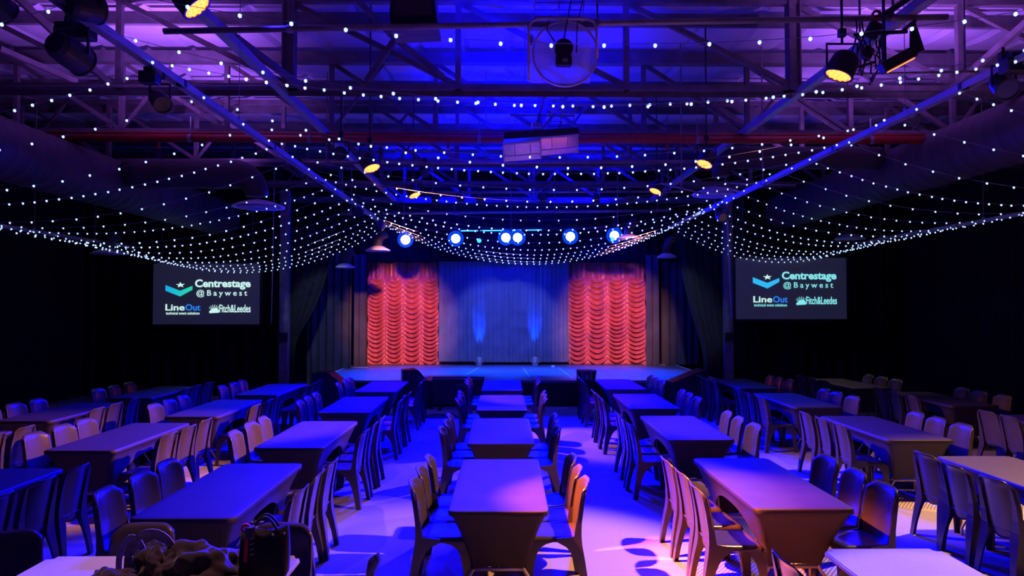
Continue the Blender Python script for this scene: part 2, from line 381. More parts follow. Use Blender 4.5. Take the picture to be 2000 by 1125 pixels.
# sprinkler pipe
t = empty('sprinkler_pipe', (0, 11.0, 4.98)); tag(t, 'red sprinkler pipe running across the hall under the second truss', 'pipe')
MB().cyl((-8.2, 0, 0), (8.4, 0, 0), 0.062).build('pipe_run', 'redpipe', t, smooth=True)
MB().cyl((-8.2, 0.25, 0.14), (8.4, 0.25, 0.14), 0.03).build('pipe_run', 'redpipe', t, smooth=True)
for x in (-5.5, -3.6, -0.9, 2.6, 5.4):
    MB().sweep([(x, 0, -0.06), (x, 0, -0.14)], 0.02, 8).box((x, 0, -0.15), (0.07, 0.07, 0.012)).build('sprinkler_head', 'redpipe', t)
    MB().lathe([(0.07, -0.03), (0.07, 0.03)], 14, Matrix.Translation((x + 0.5, 0, 0)) @ Matrix.Rotation(PI / 2, 4, 'Y')).box((x + 0.5, 0, 0.2), (0.015, 0.015, 0.3)).build('pipe_clamp', 'steel', t)

# ------------------------------------------------------------------ ducts and diffusers
def ribbed(p0, p1, r, step=0.28):
    p0 = Vector(p0); p1 = Vector(p1); n = int((p1 - p0).length / step); pts = []; rs = []
    for i in range(n + 1):
        for du, k in ((0, 1.0), (0.43, 1.0), (0.5, 1.015), (0.57, 1.0)):
            u = min(1, (i + du) / (n + 1)); pts.append(p0.lerp(p1, u)); rs.append(r * k)
    return pts, rs
def duct(name, p0, p1, r, label):
    pts, rs = ribbed(p0, p1, r); o = MB().sweep(pts, rs, 24).build(name, 'duct', smooth=True); tag(o, label, 'duct', 'air ducts'); return o
duct('air_duct', (-7.1, 5.0, 4.52), (-7.1, 17.6, 4.52), 0.44, 'large round air duct running along the left side of the hall')
duct('air_duct', (7.1, 5.0, 4.72), (7.1, 17.6, 4.72), 0.44, 'large round air duct running along the right side of the hall')
def elbow_duct(x0, x1, y, z, r, drop, label):
    sg = 1 if x1 > x0 else -1
    pts, rs = ribbed((x0, y, z), (x1 - sg * r * 1.5, y, z), r, 0.5)
    for k in range(1, 10):
        a = k / 9 * PI / 2
        pts.append(Vector((x1 - sg * r * 1.5 + sg * r * 1.5 * math.sin(a), y, z - r * 1.5 * (1 - math.cos(a))))); rs.append(r * (1 - 0.25 * k / 9))
    pts.append(Vector((x1, y, z - r * 1.5 - drop))); rs.append(r * 0.75)
    o = MB().sweep(pts, rs, 20).build('air_duct', 'duct', smooth=True); tag(o, label, 'duct', 'air ducts')
elbow_duct(-6.7, -4.4, 12.3, 4.66, 0.26, 0.0, 'short cross duct bending down to the round diffuser on the left')
elbow_duct(6.7, 3.85, 12.2, 4.95, 0.2, 0.04, 'short cross duct bending down to the round diffuser on the right')
def diffuser(p, r, label, stem=0.0):
    t = empty('ceiling_diffuser', p); tag(t, label, 'diffuser', 'round air diffusers')
    MB().lathe([(0.25 * r, 0.10), (0.42 * r, 0.085), (0.8 * r, 0.03), (r, -0.01), (r, -0.03), (0.85 * r, -0.02), (0.80 * r, -0.0)], 32).build('outer_ring', 'diff', t, smooth=True)
    for q in (0.62, 0.38):
        MB().lathe([(q * r - 0.02, 0.03), (q * r + 0.04, -0.025), (q * r + 0.04, -0.035), (q * r - 0.02, 0.01)], 28).build('inner_ring', 'diff', t, smooth=True)
    MB().lathe([(0.001, 0.0), (0.2 * r, -0.005), (0.22 * r, 0.02), (0.001, 0.03)], 20).build('centre_disc', 'diff', t, smooth=True)
    if stem:
        MB().sweep([(0, 0, 0.08), (0, 0, stem * 0.5), (0.06, 0, stem * 0.8), (0.2, 0, stem)], 0.11, 14).build('neck', 'duct', t, smooth=True)
diffuser(P(505, 402, 12.3), 0.45, 'pale round air diffuser under the elbow of the left duct')
diffuser(P(1400, 377, 12.2), 0.43, 'pale round air diffuser under the right cross duct')
diffuser(P(213, 494, 15.2), 0.36, 'pale round diffuser above the dark drape far left', 0.4)
diffuser(P(738, 488, 16.6), 0.30, 'pale round diffuser beside the leftmost blue stage lamp', 0.4)
diffuser(P(1228, 465, 16.6), 0.30, 'pale round diffuser beside the rightmost blue stage lamp', 0.4)
diffuser(P(1660, 465, 16.2), 0.34, 'pale round diffuser above the right projection screen', 0.4)
diffuser(P(674, 521, 17.3), 0.24, 'small blue-lit diffuser on a stem left of the red curtain', 0.4)
diffuser(P(1302, 501, 17.3), 0.24, 'small blue-lit diffuser on a stem right of the red curtain', 0.45)

# ------------------------------------------------------------------ lighting bars
def bar(p0, p1, r, label, m='pipe', hang=()):
    t = empty('lighting_bar', p0); tag(t, label, 'lighting bar', 'scaffold lighting bars')
    d = Vector(p1) - Vector(p0)
    MB().cyl((0, 0, 0), d, r, 14).build('tube', m, t, smooth=True)
    for u in hang:
        q = d * u
        MB().box((q.x, q.y, q.z / 2 + (6.60 - p0[2]) / 2), (0.018, 0.018, 6.60 - p0[2] - q.z)).lathe([(r * 1.3, -0.03), (r * 1.3, 0.03)], 14, Matrix.Translation(q) @ Matrix.Rotation(PI / 2, 4, 'Y')).build('hanger', 'steel', t)
    return t
bar(P(320, 61, 6.6), P(1850, 33, 6.6), 0.03, 'long scaffold bar crossing near the camera, high in front of the first truss', hang=(0.16, 0.55, 0.93))
bar(P(0, 171, 8.9), P(560, 165, 8.9), 0.016, 'thin conduit lying along the first truss on the left', hang=())
bar(P(560, 318, 12.4), P(1335, 316, 12.4), 0.03, 'lighting bar under the second row of steel, behind the hung panels', hang=(0.1, 0.5, 0.9))
bar(P(820, 376, 15.0), P(1330, 374, 15.0), 0.025, 'lighting bar with small lamps, high in front of the stage', hang=(0.05, 0.5, 0.95))
bar(P(660, 418, 16.6), P(1310, 411, 16.6), 0.03, 'long pale bar directly above the six blue stage lamps', hang=(0.04, 0.35, 0.65, 0.96))
bar(P(780, 449, 16.95), P(1215, 444, 16.95), 0.028, 'bar the six blue stage lamps hang from', 'black', hang=(0.02, 0.5, 0.98))
bar(P(1655, 145, 7.4), P(1910, 139, 7.4), 0.014, 'thin pale rod behind the right-hand lighting track', hang=(.1, .9))
bar(P(1290, 358, 11.0), P(1372, 378, 11.0), 0.012, 'short slanting pale rod above the right diffuser', hang=(.5,))
bar(P(1425, 358, 11.2), P(1555, 362, 11.2), 0.012, 'short pale rod under the right-hand track', hang=(.5,))

# ------------------------------------------------------------------ fairy light tracks
ZT = 4.29
def track(x, z, y0, y1, label, wires):
    t = empty('light_track', (x, y0, z)); tag(t, label, 'track', 'suspended metal tracks')
    L = y1 - y0
    MB().box((0, L / 2, 0.0), (0.07, L, 0.012)).box((-0.034, L / 2, -0.028), (0.006, L, 0.055)).box((0.034, L / 2, -0.028), (0.006, L, 0.055)).build('channel', 'alu', t)
    k = 1.2
    while k < L:
        MB().box((0, k, -0.02), (0.078, 0.05, 0.066)).build('joint', 'black', t); k += 2.4
    for wy in wires:
        MB().cyl((0, wy - y0, 0), (0, wy - y0, 6.4 - z), 0.004, 6).box((0, wy - y0, 0.02), (0.03, 0.03, 0.05)).build('suspension_wire', 'alu', t)
track(-2.86, ZT, 2.5, 17.0, 'long suspended metal track carrying fairy lights, left of centre', (4.2, 7.43, 12.2))
track(4.12, ZT, 2.5, 17.0, 'long suspended metal track carrying fairy lights, right of centre', (7.0, 13.4))
track(-9.2, 3.80, 5.0, 17.4, 'outer metal track carrying fairy lights along the left wall', (13.6, 15.6))
track(8.9, 3.92, 5.0, 17.4, 'outer metal track carrying fairy lights along the right wall', (12.7, 16.2))
def bulb_mesh(r):
    mb = MB(); bmesh.ops.create_icosphere(mb.b, subdivisions=1, radius=r)
    bmesh.ops.scale(mb.b, vec=(1, 1, 1.15), verts=mb.b.verts)
    o = mb.build('fairy_bulb', 'bulb', smooth=True); me = o.data; bpy.data.objects.remove(o); return me
BM = [bulb_mesh(0.0125), bulb_mesh(0.0132), bulb_mesh(0.0160)]
def fairy(xa, za, xb, zb, y, sag, sp, label, group, skew=0.0):
    pts = []; n = 28
    for i in range(n + 1):
        u = i / n; pts.append((xa + (xb - xa) * u, y + skew * u, za + (zb - za) * u - sag * 4 * u * (1 - u)))
    t = empty('fairy_light_string', pts[0]); tag(t, label, 'fairy lights', group)
    o0 = Vector(pts[0])
    MB().sweep([Vector(p) - o0 for p in pts], 0.0022 if y < 8 else 0.003, 4).build('cable', 'fairycable', t)
    W = abs(xb - xa); k = int(W / sp); me = BM[0] if y < 7 else (BM[1] if y < 12 else BM[2])
    ph = random.random() * 0.8 + 0.1
    for j in range(k):
        u = (j + ph) / k
        x = xa + (xb - xa) * u + random.uniform(-0.01, 0.01)
        if abs(x) > 0.78 * y + 0.6: continue
        z = za + (zb - za) * u - sag * 4 * u * (1 - u) - 0.012
        b = bpy.data.objects.new('fairy_bulb', me); COL.objects.link(b); b.parent = t
        b.location = Vector((x, y + skew * u + random.uniform(-0.01, 0.01), z)) - o0
CEN = [(4.0, .43, .3), (4.88, .53, .3), (5.47, .37, .15), (6.3, .66, .3), (7.3, .38, .3), (8.0, .40, .15), (8.8, .45, .3), (9.6, .5, .3), (10.4, .45, .15), (11.3, .55, .3),
       (12.2, .6, .2), (13.0, .6, .15), (13.8, .68, .2), (14.6, .74, .15), (15.3, .80, .15), (15.9, .84, .15), (16.4, .88, .15), (16.9, .90, .15)]
for i, (y, s, sp) in enumerate(CEN):
    fairy(-2.86, ZT - .03, 4.12, ZT - .03, y, s, sp, 'sagging string of fairy lights across the middle bay, %s from the camera' % ORD[i], 'fairy lights over the middle bay', random.uniform(-.25, .25) if i else 0)
LEF = [(4.6, .35, .3), (5.6, .45, .15), (6.6, .4, .3), (7.6, .5, .3), (8.6, .45, .15), (9.5, .55, .3), (10.4, .5, .3), (11.2, .5, .15), (12.0, .6, .3), (12.8, .6, .15), (13.5, .65, .2), (14.2, .7, .15), (14.9, .74, .15), (15.5, .78, .15), (16.0, .82, .15), (16.5, .84, .15), (16.9, .86, .15)]
for i, (y, s, sp) in enumerate(LEF):
    fairy(-9.2, 3.78, -2.86, ZT - .03, y, s, sp, 'sagging string of fairy lights across the left bay, %s from the camera' % ORD[i], 'fairy lights over the left bay', random.uniform(-.2, .2))
RIG = [(5.2, .3, .3), (6.2, .35, .15), (7.2, .3, .3), (8.2, .4, .3), (9.2, .4, .15), (10.1, .4, .3), (11.0, .4, .2), (11.9, .45, .15), (12.8, .45, .2), (13.6, .5, .15), (14.3, .5, .15), (15.0, .55, .15), (15.6, .56, .15), (16.1, .60, .15), (16.6, .62, .15), (16.95, .66, .15)]
for i, (y, s, sp) in enumerate(RIG):
    fairy(4.12, ZT - .03, 8.9, 3.90, y, s, sp, 'sagging string of fairy lights across the right bay, %s from the camera' % ORD[i], 'fairy lights over the right bay', random.uniform(-.2, .2))

# ------------------------------------------------------------------ lamps
def aim_matrix(d):
    return Vector(d).normalized().to_track_quat('Z', 'Y').to_matrix().to_4x4()
def lamp(name, p, aim, lens_m, r, ln, label, cat, group=None, hang=0.22, leds=False, halo_glow=False):
    """can whose mouth faces aim; yoke and clamp above"""
    t = empty(name, p); tag(t, label, cat, group)
    A = aim_matrix(Vector(aim) - Vector(p))
    MB().lathe([(0.001, -ln), (0.72 * r, -ln), (0.9 * r, -ln * 0.85), (r, -ln * 0.5), (r, 0.0), (r * 1.06, 0.0), (r * 1.06, 0.012), (0.9 * r, 0.012), (0.9 * r, -0.01)], 22, A).build('body', 'black', t, smooth=False)
    body = bpy.data.objects[-1] if False else t.children[-1]
    mb = MB().lathe([(0.001, 0.0), (0.9 * r, 0.0)], 22, A)
    if leds:
        for q, n in ((0.0, 1), (0.36, 6), (0.72, 12)):
            for k in range(n):
                a = 2 * PI * k / n
                mb.lathe([(0.14 * r, 0.002), (0.12 * r, 0.012), (0.001, 0.016)], 8, A @ Matrix.Translation((q * r * math.cos(a), q * r * math.sin(a), 0)))
    mb.build('lens', lens_m, body)
    if halo_glow: MB().lathe([(1.08 * r, 0.006), (1.45 * r, -0.03), (1.5 * r, -0.05), (1.2 * r, -0.05), (1.04 * r, -0.02), (1.08 * r, 0.006)], 22, A).build('halo_ring', 'halo_glow', body)  # glowing ring shaped to imitate the lamp's blue halo
    x = A @ Vector((r * 1.12, 0, -ln * 0.4)); y = A @ Vector((-r * 1.12, 0, -ln * 0.4))
    mid = (x + y) / 2
    side = Vector((1, 0, 0)) if abs((Vector(aim) - Vector(p)).normalized().x) < 0.8 else Vector((0, 1, 0))
    a0 = mid + side * r * 1.12; a1 = mid - side * r * 1.12
    up = Vector((0, 0, r * 1.35 + 0.04))
    MB().sweep([a0, a0 + up, a1 + up, a1], 0.012, 6).build('yoke', 'black', t)
    MB().sweep([mid + up, mid + up + Vector((0, 0, hang))], 0.012, 8).box(mid + up + Vector((0, 0, min(.1, hang * 0.5))), (0.06, 0.05, 0.07)).build('clamp', 'black', t)
    return t
PL = ['glowing amber LED par can at the top left, cut by the frame', 'glowing amber LED par can on the right below the long scaffold bar',
      'glowing amber par can left of centre, nearer of the two', 'glowing amber par can left of centre, farther and lower of the two',
      'glowing amber par can right of centre, nearer of the two', 'glowing amber par can right of centre, farther and lower of the two']
LENSDIR = [(.62, .15, -.72), (-.40, .05, -.90), (.38, -.22, -.9), (.4, -.22, -.9), (-.42, -.22, -.88), (-.4, -.22, -.9)]
VIEWAIM = [PARS[i][0] + Vector(LENSDIR[i]) for i in range(6)]
for i, (p, a, c, e, s) in enumerate(PARS):
    lamp('par_can', p, VIEWAIM[i], 'amberlens', 0.125, 0.2, PL[i], 'stage light', 'amber par cans', leds=True, hang=6.62 - p.z - .2)
# dark track cans
dark = [((160, 120, 4.7), (-2.2, 9, 3.2), .10, .24, 'large dark can light under the left track, near the top left corner'),
        ((318, 205, 5.8), (-1.9, 4.9, 3.0), .075, .2, 'dark can light under the left track, lower right of the largest one'),
        ((5, 25, 4.6), (-3.0, 9, 2.6), .10, .26, 'dark can light at the very top left corner'),
        ((190, 20, 4.6), (-1.6, 7, 4.8), .09, .2, 'dark lamp above the left track at the top of the picture'),
        ((1968, 175, 5.6), (3.7, 4.2, 3.0), .09, .24, 'dark can light hanging under the right track at the right edge'),
        ((700, 415, 13.0), (-2.4, 10.0, 3.0), .09, .22, 'dark can light near the far end of the left track'),
        ((745, 440, 14.6), (-2.2, 12, 3.0), .09, .22, 'dark can light at the far end of the left track, beside the blue lamps'),
        ((1412, 425, 13.0), (4.2, 10.0, 3.0), .09, .22, 'dark can light near the far end of the right track'),
        ((665, 300, 9.2), (-2.0, 7.0, 4.0), .09, .14, 'dark moving lamp hanging left of the amber par cans')]
for (px, py, d), a, r, ln, lb in dark:
    lamp('track_spotlight', P(px, py, d), a, 'darklens', r, ln, lb, 'spotlight', 'unlit track spotlights', hang=.75 if px == 665 else .16)
for (px, py, d), sz, lb in (((148, 62, 4.9), (.26, .1, .12), 'black driver box on the left track beside the largest can light'),
                            ((292, 152, 5.6), (.14, .1, .1), 'small black adapter box on the left track above the second can'),
                            ((1985, 128, 5.5), (.22, .12, .12), 'black driver box under the right track at the right edge')):
    o = MB().box(P(px, py, d), sz, bev=0.01).box(P(px, py, d) + Vector((0, 0, sz[2] * .6)), (sz[0] * .5, sz[1] * .6, .05)).build('driver_box', 'black'); tag(o, lb, 'box', 'track driver boxes')
# LED batten on the right
t = empty('led_batten', P(1752, 118, 6.3)); tag(t, 'black LED batten with one thin yellow line, right of the hanging cables', 'stage light')
MB().box((0, 0, 0), (0.34, 0.1, 0.1), (0, math.radians(-28), 0), 0.01).build('body', 'black', t)
MB().box((0.02, -0.03, -0.056), (0.28, 0.02, 0.008), (0, math.radians(-28), 0)).build('led_strip', 'amberlens', t)
MB().prism([(0.12, 0.0, 0.05), (0.26, 0.0, 0.10), (0.18, 0.0, 0.36), (0.13, 0.0, 0.36)], (0, 0.01, 0)).build('barn_door', 'black', t)
MB().beam((-0.4, 0, 0.24), (0.1, 0, 0.27), 0.02, 0.03).beam((-0.12, 0, 0.0), (-0.12, 0, 0.26), 0.03, 0.03).beam((0.05, 0, 0.27), (0.18, 0, 0.38), 0.02, 0.03).box((-.12, 0, .75), (.02, .02, 1.0)).build('bracket', 'black', t)
# cable knot
t = empty('cable_bundle', P(1705, 60, 6.5)); tag(t, 'tangle of black cables and clamps hanging on the right end of the scaffold bar', 'cables')
rnd = random.Random(3)
for k in range(9):
    a = Vector((rnd.uniform(-.22, .12), rnd.uniform(-.05, .05), rnd.uniform(-.1, .12)))
    pts = [a + Vector((0.10 * math.sin(u * 3 + k) * u + rnd.uniform(-.015, .015), 0, -u * rnd.uniform(.35, .48))) for u in [j / 7 for j in range(8)]]
    MB().sweep(pts, 0.008, 6).build('cable', 'cable', t, smooth=True)
MB().sweep([(0.0, 0, 0.1), (0.15, 0, 0.18), (0.35, 0, 0.32), (0.5, .1, .42)], 0.03, 8).build('cable', 'cable', t, smooth=True)
MB().sweep([(0.02, 0, -0.3), (-0.25, 0, -0.38), (-0.3, 0, -0.34)], 0.012, 6).build('cable', 'cable', t, smooth=True)
MB().box((0, 0, 0), (.12, .1, .16), (0.3, 0.4, 0), .02).box((-.06, 0, -.22), (.10, .08, .12), (0, .5, 0), .02).build('clamp', 'black', t)
MB().lathe([(.03, 0), (.05, 0), (.05, .02), (.03, .02)], 14, Matrix.Translation((0.0, -.06, .12)) @ Matrix.Rotation(PI / 2, 4, 'X')).build('safety_ring', 'redpipe', t)
# six blue stage lamps
nm = ['leftmost', 'second from the left', 'third from the left, one of the close pair', 'fourth from the left, one of the close pair', 'fifth from the left', 'rightmost']
for i, p in enumerate(STAGE_X):
    lamp('moving_head_lamp', p, (p.x * 0.35 + 0.05, 6, CAMZ + 0.6), 'bluelens', 0.13, 0.22, 'bright blue-white stage lamp above the stage, %s' % nm[i], 'stage light', 'blue stage lamps', hang=0.12, halo_glow=True)
for px, py, s in ((936, 470, .06), (1196, 468, .05)):
    p = P(px, py, 16.9)
    t = lamp('small_stage_lamp', p, (p.x * .5, 6, 2.4), 'cyanlens', s, 0.14, 'small dim cyan lamp %s the close pair of blue lamps' % ('left of' if px < 1000 else 'far right of'), 'stage light', 'small dim stage lamps', hang=0.2)
# small lamps on the bars
for i, (px, py, d) in enumerate(((585, 342, 12.4), (830, 341, 12.4), (850, 396, 15.0), (938, 396, 15.0), (1060, 396, 15.0), (1165, 395, 15.0), (1230, 395, 15.0), (900, 396, 15.0))):
    p = P(px, py, d) + Vector((0, .06, .03))
    lamp('small_stage_lamp', p, (p.x + (0.6 if i % 2 else -.4), 20, 1.0), 'darklens', 0.08, 0.2, 'small dark lamp on the %s bar, %s from the left' % ('second' if d < 13 else 'far', ORD[i if d < 13 else [2, 7, 3, 4, 5, 6].index(i)]), 'stage light', 'small dark bar lamps', hang=0.10)
# cyan LED strips above the blue lamps
for i, (a, b, y) in enumerate(((900, 940, 451), (942, 983, 450.6), (1000, 1018, 450), (1026, 1058, 449.5))):
    p0 = P(a, y, 16.95); p1 = P(b, y - .5, 16.95)
    tag(MB().beam(p0, p1, .03, .025).build('led_strip_light', 'cyanlens'), 'thin cyan LED strip above the blue lamps, %s from the left' % ORD[i], 'led strip', 'cyan led strips')

# hanging black loudspeaker and centre rigs
t = empty('hanging_loudspeaker', P(815, 36, 6.8)); tag(t, 'black boxy loudspeaker hung in front of the scaffold bar, top centre left', 'loudspeaker')
c = 1 / FPX * 6.8
MB().loft([[(-46 * c, -.16, -.19), (45 * c, -.16, -.17), (45 * c, .16, -.17), (-46 * c, .16, -.19)], [(-48 * c, -.2, -.02), (40 * c, -.2, 0), (40 * c, .2, 0), (-48 * c, .2, -.02)], [(-44 * c, -.2, .24), (36 * c, -.2, .24), (36 * c, .2, .24), (-44 * c, .2, .24)]]).build('cabinet', 'black', t)
MB().box((-.01, -.205, 0.08), (.36, .012, .26)).build('grille', 'grille', t)
MB().beam((-.12, 0, .24), (-.2, 0, .7), .02, .02).beam((.12, 0, .24), (.2, 0, .7), .02, .02).build('bracket', 'steel', t)

t = empty('clear_cover_unit', P(1100, 100, 6.3)); tag(t, 'clear acrylic disc and square tube frame around a small black round unit, top centre', 'projector')
k = 6.3 / FPX
fr = [(-68, -60), (-68, 48), (-62, 60), (-50, 65), (48, 65), (60, 60), (66, 48), (66, -14)]
MB().sweep([(a * k, 0, b * k) for a, b in fr], 0.014, 8).build('tube_frame', 'cream', t, smooth=True)
MB().lathe([(0.001, 0), (62 * k, 0), (64 * k, .008), (62 * k, .016), (0.001, .016)], 44, Matrix.Translation((0.02, .02, -.02)) @ Matrix.Rotation(PI / 2, 4, 'X')).build('clear_disc', 'clear', t, smooth=False)
MB().lathe([(63 * k, -.006), (66 * k, -.006), (66 * k, .022), (63 * k, .022), (63 * k, -.006)], 44, Matrix.Translation((0.02, .02, -.02)) @ Matrix.Rotation(PI / 2, 4, 'X')).build('disc_rim', 'cream', t)
MB().box((-.02, .08, -.03), (.56, .005, .46), (0.25, 0, 0)).box((.17, .03, -.08), (.008, .1, .42), (0, .35, 0)).build('clear_panel', 'clear', t)
MB().lathe([(.001, -.02), (.05, -.02), (.082, -.01), (.084, .06), (.001, .06)], 26, Matrix.Translation((0, -.03, .0)) @ Matrix.Rotation(PI / 2, 4, 'X')).box((0, -.05, -.11), (.15, .09, .10), None, .02).build('motor_unit', 'black', t)
MB().box((0.01, -.10, -.118), (.05, .006, .032)).build('name_plate', 'greyplate', t)
MB().sweep([(.0, -.02, .08), (.05, 0, .35), (.10, .02, .62)], .007, 6).sweep([(.12, -.02, -.02), (.13, 0, .25), (.2, .02, .55)], .006, 6).sweep([(-.08, -.02, .08), (-.15, 0, .2), (-.12, 0, .34)], .006, 6).build('cable', 'cable', t)
MB().box((0, 0.1, .27), (.66, .10, .05)).box((-.3, .05, .12), (.03, .03, .1)).build('cross_arm', 'steel', t)
def ladder(p0, p1, wdt, n, label):
    t = empty('cable_ladder', p0); tag(t, label, 'cable ladder', 'wire cable ladders')
    d = Vector(p1) - Vector(p0)
    for s in (-1, 0, 1):
        MB().beam((s * wdt / 2, 0, 0), d + Vector((s * wdt / 2, 0, 0)), .012, .012).build('rail', 'steel', t)
    for i in range(n):
        q = d * ((i + .5) / n)
        MB().beam(q + Vector((-wdt / 2, 0, 0)), q + Vector((wdt / 2, 0, 0)), .008, .008).build('rung', 'steel', t)
    return t
ladder(P(1090, 52, 6.6), P(1096, -60, 6.0), .46, 8, 'wire cable ladder rising out of the frame above the clear acrylic unit')
ladder(P(1092, 252, 9.8), P(1106, 192, 9.5), .34, 6, 'blue-lit cable ladder above the hung pair of panels')
t = empty('hung_panel_pair', P(1055, 272, 9.8)); tag(t, 'black box hung under the roof with two white-framed glossy panels below', 'projector')
k = 9.8 / FPX
MB().loft([[(-72 * k, -.2, -.05), (75 * k, -.2, .03), (75 * k, .2, .03), (-72 * k, .2, -.05)], [(-70 * k, -.2, .05), (72 * k, -.2, .12), (72 * k, .2, .12), (-70 * k, .2, .05)]]).build('box', 'black', t)
for s in (-1, 1):
    cx = s * 36 * k; cz = -.16 + s * .045
    rot = (0.62, math.radians(-5), 0)
    A = Matrix.Translation((cx, -.12, cz)) @ Euler(rot).to_matrix().to_4x4()
    MB().box((0, 0, 0), (.50, .008, .26)).build('panel', 'glassmirror', t).matrix_local = A
    fr = MB().box((0, -.005, .135), (.53, .022, .022)).box((-.26, -.005, 0), (.018, .022, .27)).box((.26, -.005, 0), (.018, .022, .27)).box((0, -.005, -.05), (.5, .012, .01)).box((-.1, -.005, .04), (.01, .012, .17)).box((.12, -.005, .04), (.01, .012, .17)).build('panel_frame', 'cream', t)
    fr.matrix_local = A
MB().box((-.05, 0, .2), (.14, .08, .07)).build('junction_box', 'cream', t)
MB().box((0.03, 0, .34), (.92, .03, .02)).beam((-.35, 0, .05), (-.35, 0, .34), .01, .01).beam((.4, 0, .1), (.4, 0, .34), .01, .01).beam((-.05, 0, .22), (.12, 0, .8), .03, .03).beam((-.22, 0, .05), (-.22, 0, 1.8), .012, .012).beam((.3, 0, .1), (.3, 0, 1.8), .012, .012).build('hanger', 'steel', t)

# ------------------------------------------------------------------ stage
SX0, SX1, SY0, SY1, SZ = -4.45, 5.05, 16.0, 20.9, 0.60
t = empty('stage', ((SX0 + SX1) / 2, SY0, 0)); tag(t, 'low black stage with a blue-lit floor at the far end of the hall', 'stage')
W = SX1 - SX0
MB().box((0, (SY1 - SY0) / 2, SZ - .03), (W, SY1 - SY0, .06)).build('stage_floor', 'stage', t)
sfl = t.children[-1]
MB().box((0, .03, (SZ - .06) / 2), (W - .04, .04, SZ - .06)).box((-W / 2 + .03, 2.4, (SZ - .06) / 2), (.04, 4.7, SZ - .06)).box((W / 2 - .03, 2.4, (SZ - .06) / 2), (.04, 4.7, SZ - .06)).build('stage_skirt', 'stagefront', t)
MB().box((-W / 2 + .035, 2.6, SZ + .003), (.05, 1.8, .006)).box((-W / 2 + .33, 3.5, SZ + .003), (.6, .05, .006)).build('edge_strip', 'whitetape', sfl)
MB().box((W / 2 - .035, 3.3, SZ + .003), (.05, 2.2, .006)).box((W / 2 - .65, 4.2, SZ + .003), (.6, .05, .006)).build('edge_strip', 'whitetape', sfl)
for i, x in enumerate((-1.05, .62, 1.62)):
    MB().beam((x - .3, .5, SZ + .002), (x - .3 + (.35 if i == 0 else -.1), 3.4, SZ + .002), .025, .003).build('floor_tape', 'whitetape', sfl)

# red Austrian curtains
def austrian(x0, x1, y, z0, z1, cols, label, seed):
    rnd = random.Random(seed); ph = [rnd.uniform(0, 1) for _ in range(cols + 1)]
    jit = [rnd.uniform(.9, 1.1) for _ in range(cols + 1)]
    cw = (x1 - x0) / cols
    def f(u, v):
        s = u * cols; i = min(int(s), cols - 1); c = (s - i) * 2 - 1
        z = z0 + (z1 - z0) * v; x = x0 + (x1 - x0) * u
        top = max(0.0, min(1.0, (v - .80) / .06))
        fade = 1 - abs(c) ** 3
        phase = (z - .17 * c * c * (1 - .15 * c * c)) / (.135 * jit[i]) + ph[i] + .25 * math.sin(z * 3.1 + i)
        saw = (phase % 1.0); fold = (1 - saw) ** 1.4 if saw > .12 else (saw / .12)
        d = -.12 * fold * fade * (1 - top) - .02 * math.sin(phase * 4 * PI) * (1 - top) * fade
        d += (.05 * math.cos(PI * c) - .012 * math.sin(10 * PI * abs(c)) * abs(c)) * (1 - top)
        d += top * .07 * math.sin(2 * PI * s * 1.0 + .6) + top * .03 * math.sin(2 * PI * s * 3)
        edge = .03 * math.sin(z * 9 + seed) * (1 if u > .98 or u < .02 else 0)
        return (x + edge, y + d, z)
    o = MB().grid(f, cols * 26, 300).build('swagged_curtain', 'red', smooth=True)
    tag(o, label, 'curtain', 'red swagged curtains'); return o
zt = 3.62
austrian(P(717, 600, 20.4).x, P(857, 600, 20.4).x, 20.45, .61, zt, 4, 'red ruched swag curtain on the left of the stage', 3)
austrian(P(1109, 600, 20.4).x, P(1262, 600, 20.4).x, 20.45, .61, zt, 4, 'red ruched swag curtain on the right of the stage', 8)
tag(pleat(P(857, 600, 20.5).x - .15, P(1110, 600, 20.5).x + .15, 20.62, .605, 1.1, .05, .3, 9).build('swagged_curtain', 'red', smooth=True), 'low strip of red fabric showing under the grey-blue centre curtain', 'curtain', 'red swagged curtains')
for i, (a, b) in enumerate(((857, 929), (927, 1046), (1044, 1111))):
    o = pleat(P(a, 600, 20.3).x, P(b, 600, 20.3).x, 20.3 + .02 * i, .68 + .02 * (i == 0), zt + .1, .03, .13, 20 + i, nz=14).build('stage_backdrop_curtain', 'bluedrape', smooth=True)
    tag(o, 'slate blue pleated backdrop curtain, %s panel of three' % ['left', 'middle', 'right'][i], 'curtain', 'slate blue backdrop curtains')
for a, b, y, z0, lb in ((600, 687, 19.2, 0.0, 'charcoal side drape left of the stage, wider one'), (692, 718, 19.9, .61, 'narrow charcoal drape beside the left red curtain'), (1262, 1287, 19.9, .61, 'narrow charcoal drape beside the right red curtain'), (1291, 1364, 20.2, .61, 'charcoal side drape right of the stage, wider one')):
    tag(pleat(P(a, 600, y).x, P(b, 600, y).x, y, z0, 3.8, .035, .22, a).build('side_drape', 'greydrape', smooth=True), lb, 'curtain', 'charcoal side drapes')
